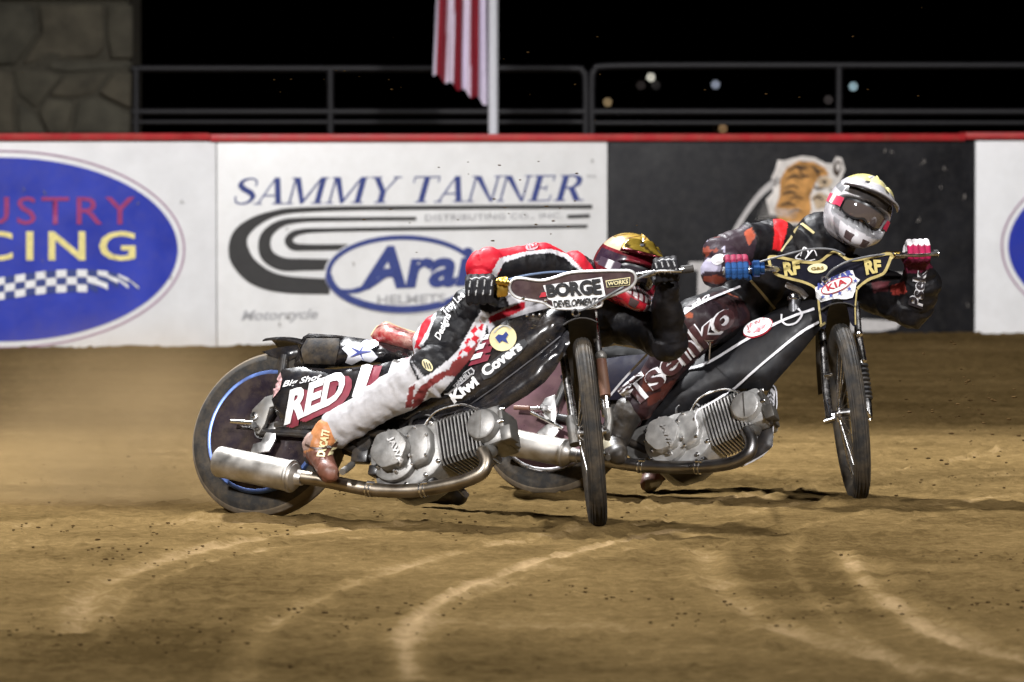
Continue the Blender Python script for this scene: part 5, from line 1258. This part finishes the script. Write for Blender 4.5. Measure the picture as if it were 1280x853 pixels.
for k in range(4): patch([(409 + k * 3.2, 571 - k * 6), (420 + k * 1.0, 566 - k * 7), (411.5 + k * 3.2, 565 - k * 6.5)], 'flame_print', offw, bo, tbo, .004)
boot('boot', rider, [('shaft', ankL + V((0, 0, .08)), ankL + V((0, 0, -.02)), .062, .056), ('foot', ankL + V((-.03, 0, -.06)), at(572, 620, 20.52), .045, .038)], [], (.03, .025, .02), 5)
# helmet: red chrome with a gold peak
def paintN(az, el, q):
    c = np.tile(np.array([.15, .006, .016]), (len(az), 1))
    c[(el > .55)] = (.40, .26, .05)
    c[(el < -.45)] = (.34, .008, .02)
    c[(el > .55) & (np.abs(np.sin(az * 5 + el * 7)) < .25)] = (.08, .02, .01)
    k = (az > .75) & (el > .45) & (el < .80); c[k] = (.62, .45, .30)  # pale patch paints a reflection onto the shell
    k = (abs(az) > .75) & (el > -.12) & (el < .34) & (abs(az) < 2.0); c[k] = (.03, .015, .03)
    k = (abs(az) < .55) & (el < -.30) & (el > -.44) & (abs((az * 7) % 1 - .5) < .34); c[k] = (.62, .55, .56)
    c[q < .92] = (.01, .008, .01)  # eye opening painted black to read as shaded depth
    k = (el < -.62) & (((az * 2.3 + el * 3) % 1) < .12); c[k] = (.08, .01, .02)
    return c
goldhel = mat('gold chrome peak', attr=True, rough=.18, metal=.8, var=.25, vs=20)
lensd = mat('smoked goggle lens', (.03, .025, .03), .08, coat=.8, var=0)
strapm = mat('goggle strap', attr=True, rough=.6, var=.05)
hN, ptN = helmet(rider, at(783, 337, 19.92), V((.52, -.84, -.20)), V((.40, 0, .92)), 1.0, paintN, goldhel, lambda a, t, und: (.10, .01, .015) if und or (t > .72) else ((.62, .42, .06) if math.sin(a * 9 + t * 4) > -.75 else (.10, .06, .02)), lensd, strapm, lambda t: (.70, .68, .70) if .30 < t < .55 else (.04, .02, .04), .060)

# ------------------------------------------------------------------ far rider
hipR = at(916, 390, 21.22); hipL = at(950, 420, 21.50); kneeR = at(872, 404, 20.92); ankR = at(776, 536, 21.04)
shR = at(968, 304, 21.12); shL = at(1066, 350, 21.22); elR = at(902, 316, 20.96); wrR = at(914, 336, 20.88); elL = at(1140, 382, 21.06); wrL = at(1148, 326, 20.94)
neck = at(1030, 305, 21.2); kneeL = at(880, 520, 21.70); ankL = at(823, 585, 21.45); mid = (hipR + hipL) / 2
r2 = root('person', tuple(B_.P(900, 440, 0)), 'rider in black and maroon leathers with a white yellow-topped helmet on the farther motorcycle', 'person')
bones = [('chest', shR, shL, .095, .09), ('back', neck, mid, .13, .14), ('sideR', at(978, 316, 21.13), hipR, .10, .13), ('sideL', shL, hipL, .10, .12), ('hips', hipR, hipL, .13, .13), ('neck', neck, at(1052, 282, 21.14), .08, .065),
         ('thighR', hipR, kneeR, .118, .100), ('kneeR', kneeR, at(862, 420, 20.94), .100, .090), ('shinR', at(862, 418, 20.94), at(790, 516, 21.02), .088, .060), ('thighL', hipL, kneeL, .12, .09), ('shinL', kneeL, at(826, 574, 21.45), .09, .055),
         ('upperR', shR, at(938, 304, 21.03), .085, .080), ('upperR2', at(938, 304, 21.03), elR, .08, .068), ('foreR', elR, wrR, .072, .045), ('elbowR', elR, at(895, 340, 20.93), .064, .058),
         ('upperL', shL, elL, .098, .090), ('foreL', elL, at(1150, 356, 21.0), .088, .075), ('wristL', at(1150, 356, 21.0), wrL, .074, .046)]
def leg_pattern(vs, px):
    n = fbm(vs, 13, 2, 5); n2 = fbm(vs, 17, 2, 8)
    c = np.tile(np.array([.030, .012, .014]), (len(vs), 1)); c[n > .68] = (.09, .022, .016); c[n < .42] = (.018, .010, .014); c[(n2 > .79)] = (.30, .07, .03); return c
legs = ['thighR', 'kneeR', 'shinR', 'hips']; arms = ['elbowR', 'foreR', 'upperR2']
def slv(vs, px):
    n = fbm(vs, 15, 2, 15); c = np.tile(np.array([.03, .018, .026]), (len(vs), 1)); k = (n > .56) & (px[:, 0] < 906); c[k] = (.36, .34, .44); c[n < .33] = (.22, .05, .03); return c
paints = [(legs, [(740, 560), (740, 470), (836, 404), (862, 378), (905, 360), (936, 380), (938, 402), (905, 420), (850, 470), (800, 540)], leg_pattern),
          (arms, [(870, 372), (880, 300), (905, 280), (938, 276), (946, 300), (940, 330), (905, 372)], slv),
          (None, [(966, 262), (985, 264), (984, 288), (976, 314), (966, 312), (968, 290)], (.62, .015, .02)),
          (None, [(930, 290), (940, 284), (944, 296), (936, 308)], (.38, .08, .04)),
          (['upperL', 'foreL'], [(1112, 358), (1130, 352), (1134, 366), (1116, 370)], (.30, .04, .03)), (['upperL'], [(1088, 352), (1112, 352), (1110, 364), (1092, 366)], (.09, .02, .025)),
          (['wristL', 'foreL'], [(1130, 342), (1130, 318), (1166, 318), (1166, 334), (1150, 342)], (.10, .01, .03))]
body2 = figure('body', bones, r2, cloth_m, {'*': BK}, paints, seed=9)
tb2 = bvh(body2); gpip = mat('gold suit piping', (.50, .42, .20), .5, var=.1)
band([(976, 314), (988, 298), (999, 280), (1008, 284), (1018, 292)], 3.2, 'gold_piping', gpip, body2, tb2, .004, smooth=2)
band([(938, 350), (952, 366), (968, 386)], 3.2, 'gold_piping', gpip, body2, tb2, .004)
band([(846, 402), (862, 388), (884, 376), (908, 366), (926, 358)], 2.6, 'white_piping', pip, body2, tb2, .004)
band([(760, 498), (780, 474), (806, 446), (836, 414), (848, 400)], 2.6, 'white_piping', pip, body2, tb2, .004)
# long white outlined word down the leg
for kind, m_, bo_, of in (('lettering_outline', pip, .075, .004), ('lettering', mat('maroon suit lettering', (.055, .018, .020), .5, var=.3), .024, .007)):
    letter('Tsenko', [(794, 511), (922, 399), (902, 376), (770, 489)], m_, body2, tb2, of, bold=bo_, shear=.1, space=1.06, name=kind, sub=.08)
letter('Arlo', [(854, 395), (888, 372), (885, 366), (850, 390)], pip, body2, tb2, .004, bold=.03)
for kind, m_, bo_, of in (('lettering_outline', pip, .08, .004), ('lettering', mat('black suit lettering', (.02, .016, .02), .5), .024, .007)):
    letter('Psek', [(1153, 386), (1158, 338), (1144, 336), (1136, 380)], m_, body2, tb2, of, bold=bo_, name=kind, sub=.08)
letter('GO', [(893, 330), (905, 327), (904, 319), (892, 321)], txt, body2, tb2, .005, bold=.04)
patch(ellipse(898, 324.5, 8.5, 6.5, -.3), 'sleeve_badge', txt, body2, tb2, .003)
for c_ in ([(1000, 320), (1004, 310), (1010, 316), (1006, 324)], [(1008, 322), (1016, 312), (1020, 320)], [(1000, 316), (994, 322), (1006, 326), (1018, 324)]): band(c_, [1, 2.2, 1], 'chest_scroll', txt, body2, tb2, .006)
def gl_blue(s, f, u):
    c = np.tile(np.array([.022, .085, .26]), (len(s), 1)); a = np.arctan2(u, f); c[(a > .80)] = (.22, .015, .05); fi = (s / .0225 + 2) % 1; c[(abs(fi - .0) < .10) | (abs(fi - 1) < .10)] *= .45; c[(abs(a % .55 - .2) < .04) & (a < .8)] *= .5; return c  # shade of finger gaps and creases darkened into the colour
def gl_red(s, f, u):
    c = np.tile(np.array([.36, .012, .07]), (len(s), 1)); a = np.arctan2(u, f); fi = (s / .0225 + 2) % 1
    c[(a > .78 + .22 * np.abs(fi - .5) * 2)] = (.74, .70, .72); c[(abs(fi) < .08) | (abs(fi - 1) < .08)] *= .5; c[a < -.4] = (.10, .01, .03); return c  # finger gaps shaded in the colour too
hand('glove', r2, at(921, 338, 20.81), V((-1, .02, -.03)), V((.08, -1, 0)), V((0, 0, 1)), gl_blue, 1.06, wrist=at(912, 326, 20.92))
hand('glove', r2, at(1148, 318.5, 20.89), V((1, .02, .03)), V((.08, -1, 0)), V((0, 0, 1)), gl_red, 1.06, wrist=at(1148, 328, 20.99))
boot('boot', r2, [('shaft', at(786, 514, 21.0), at(770, 546, 21.0), .060, .058), ('heel', at(766, 548, 21.04), at(764, 560, 21.04), .05, .048), ('foot', at(766, 552, 21.0), at(772, 569, 20.88), .05, .040)], [(None, [(752, 548), (763, 543), (766, 556), (754, 562)], (.5, .45, .32))], (.028, .025, .023), 6)
lb = ankL
boot('boot', r2, [('shaft', at(824, 572, 21.45), at(820, 590, 21.42), .055, .05), ('foot', at(818, 594, 21.42), at(812, 604, 21.36), .046, .04)], [(None, [(806, 600), (832, 600), (830, 618), (806, 618)], (.16, .13, .10)), (None, [(812, 604), (826, 602), (826, 608), (814, 610)], (.5, .48, .45))], (.12, .045, .03), 7)
def paintB(az, el, q):
    c = np.tile(np.array([.50, .48, .50]), (len(az), 1))
    k = (el > .78); c[k] = (.76, .68, .26)
    k = (el > .70) & (abs(abs(az) - .55) < .16); c[k] = (.56, .55, .57)
    k = (el > .30) & (el < .52) & (abs(az) < .95); c[k] = (.05, .045, .045)  # dark band: shadow under the peak painted on the shell
    k = (q < 1.5) & (el < .30) ; c[k] = (.22, .22, .23)
    c[q < .92] = (.012, .012, .014)  # black paint gives the eye opening its shaded depth
    k = (abs(az) > .36 + .5 * (el + .8)) & (abs(az) < .62 + .5 * (el + .8)) & (el < -.30) & (el > -1.0); c[k] = (.24, .235, .25)
    k = (abs(az) > 1.0) & (abs(el - .35 - .2 * (abs(az) - 1.2)) < .10); c[k] = (.20, .20, .21)
    return c
lensb = mat('clear goggle lens', (.07, .055, .05), .08, coat=.8, var=0)
hB, ptB = helmet(r2, at(1073, 263, 21.10), V((.17, -.97, -.07)), V((.46, 0, .89)), 1.07, paintB, mat('white helmet peak', attr=True, rough=.28, coat=.5, var=.06, dust=.1), lambda a, t, und: (.05, .045, .05) if und else ((.74, .66, .30) if t < .30 else (.46, .45, .47)), lensb, strapm, lambda t: (.70, .66, .5) if .40 < t < .62 else (.50, .02, .07), .058)  # underside of the peak coloured dark for its shade

# ---- dust thrown up behind the near rear wheel
dm = bpy.data.materials.new('dust in air'); dm.use_nodes = True; t = dm.node_tree; N = t.nodes; L = t.links
N.remove(N['Principled BSDF']); pv = N.new('ShaderNodeVolumePrincipled'); L.new(pv.outputs[0], N['Material Output'].inputs['Volume'])
pv.inputs['Color'].default_value = (.62, .43, .22, 1); pv.inputs['Anisotropy'].default_value = .1
tc = N.new('ShaderNodeTexCoord'); n1 = N.new('ShaderNodeTexNoise'); n1.inputs['Scale'].default_value = 2.2; n1.inputs['Detail'].default_value = 3; L.new(tc.outputs['Object'], n1.inputs['Vector'])
ln = N.new('ShaderNodeVectorMath'); ln.operation = 'MULTIPLY'; ln.inputs[1].default_value = (1 / 1.0, 1 / .7, 1 / .62); L.new(tc.outputs['Object'], ln.inputs[0])
l2 = N.new('ShaderNodeVectorMath'); l2.operation = 'LENGTH'; L.new(ln.outputs[0], l2.inputs[0])
m1 = N.new('ShaderNodeMapRange'); m1.interpolation_type = 'SMOOTHSTEP'; m1.inputs[1].default_value = 1; m1.inputs[2].default_value = .1; m1.inputs[3].default_value = 0; m1.inputs[4].default_value = 2.3; L.new(l2.outputs['Value'], m1.inputs[0])
m2 = N.new('ShaderNodeMapRange'); m2.inputs[1].default_value = .3; m2.inputs[2].default_value = .7; m2.inputs[3].default_value = .3; m2.inputs[4].default_value = 1.4; L.new(n1.outputs[0], m2.inputs[0])
m3 = N.new('ShaderNodeMath'); m3.operation = 'MULTIPLY'; L.new(m1.outputs[0], m3.inputs[0]); L.new(m2.outputs[0], m3.inputs[1]); L.new(m3.outputs[0], pv.inputs['Density'])
mb = MB(); mb.lathe((0, 0, 0), (0, 0, 1), [(0, -.60), (.5, -.48), (.85, -.2), (.98, .05), (.82, .34), (.45, .55), (0, .61)], 24)
dc = V((ground(150, 640).x, 20.75, .22))
o = mb.build('dust_cloud', dm); o.location = dc; o.scale = (1, .7, 1); tag(o, 'thin brown dust hanging behind the near rear wheel', 'dust', kind='stuff')
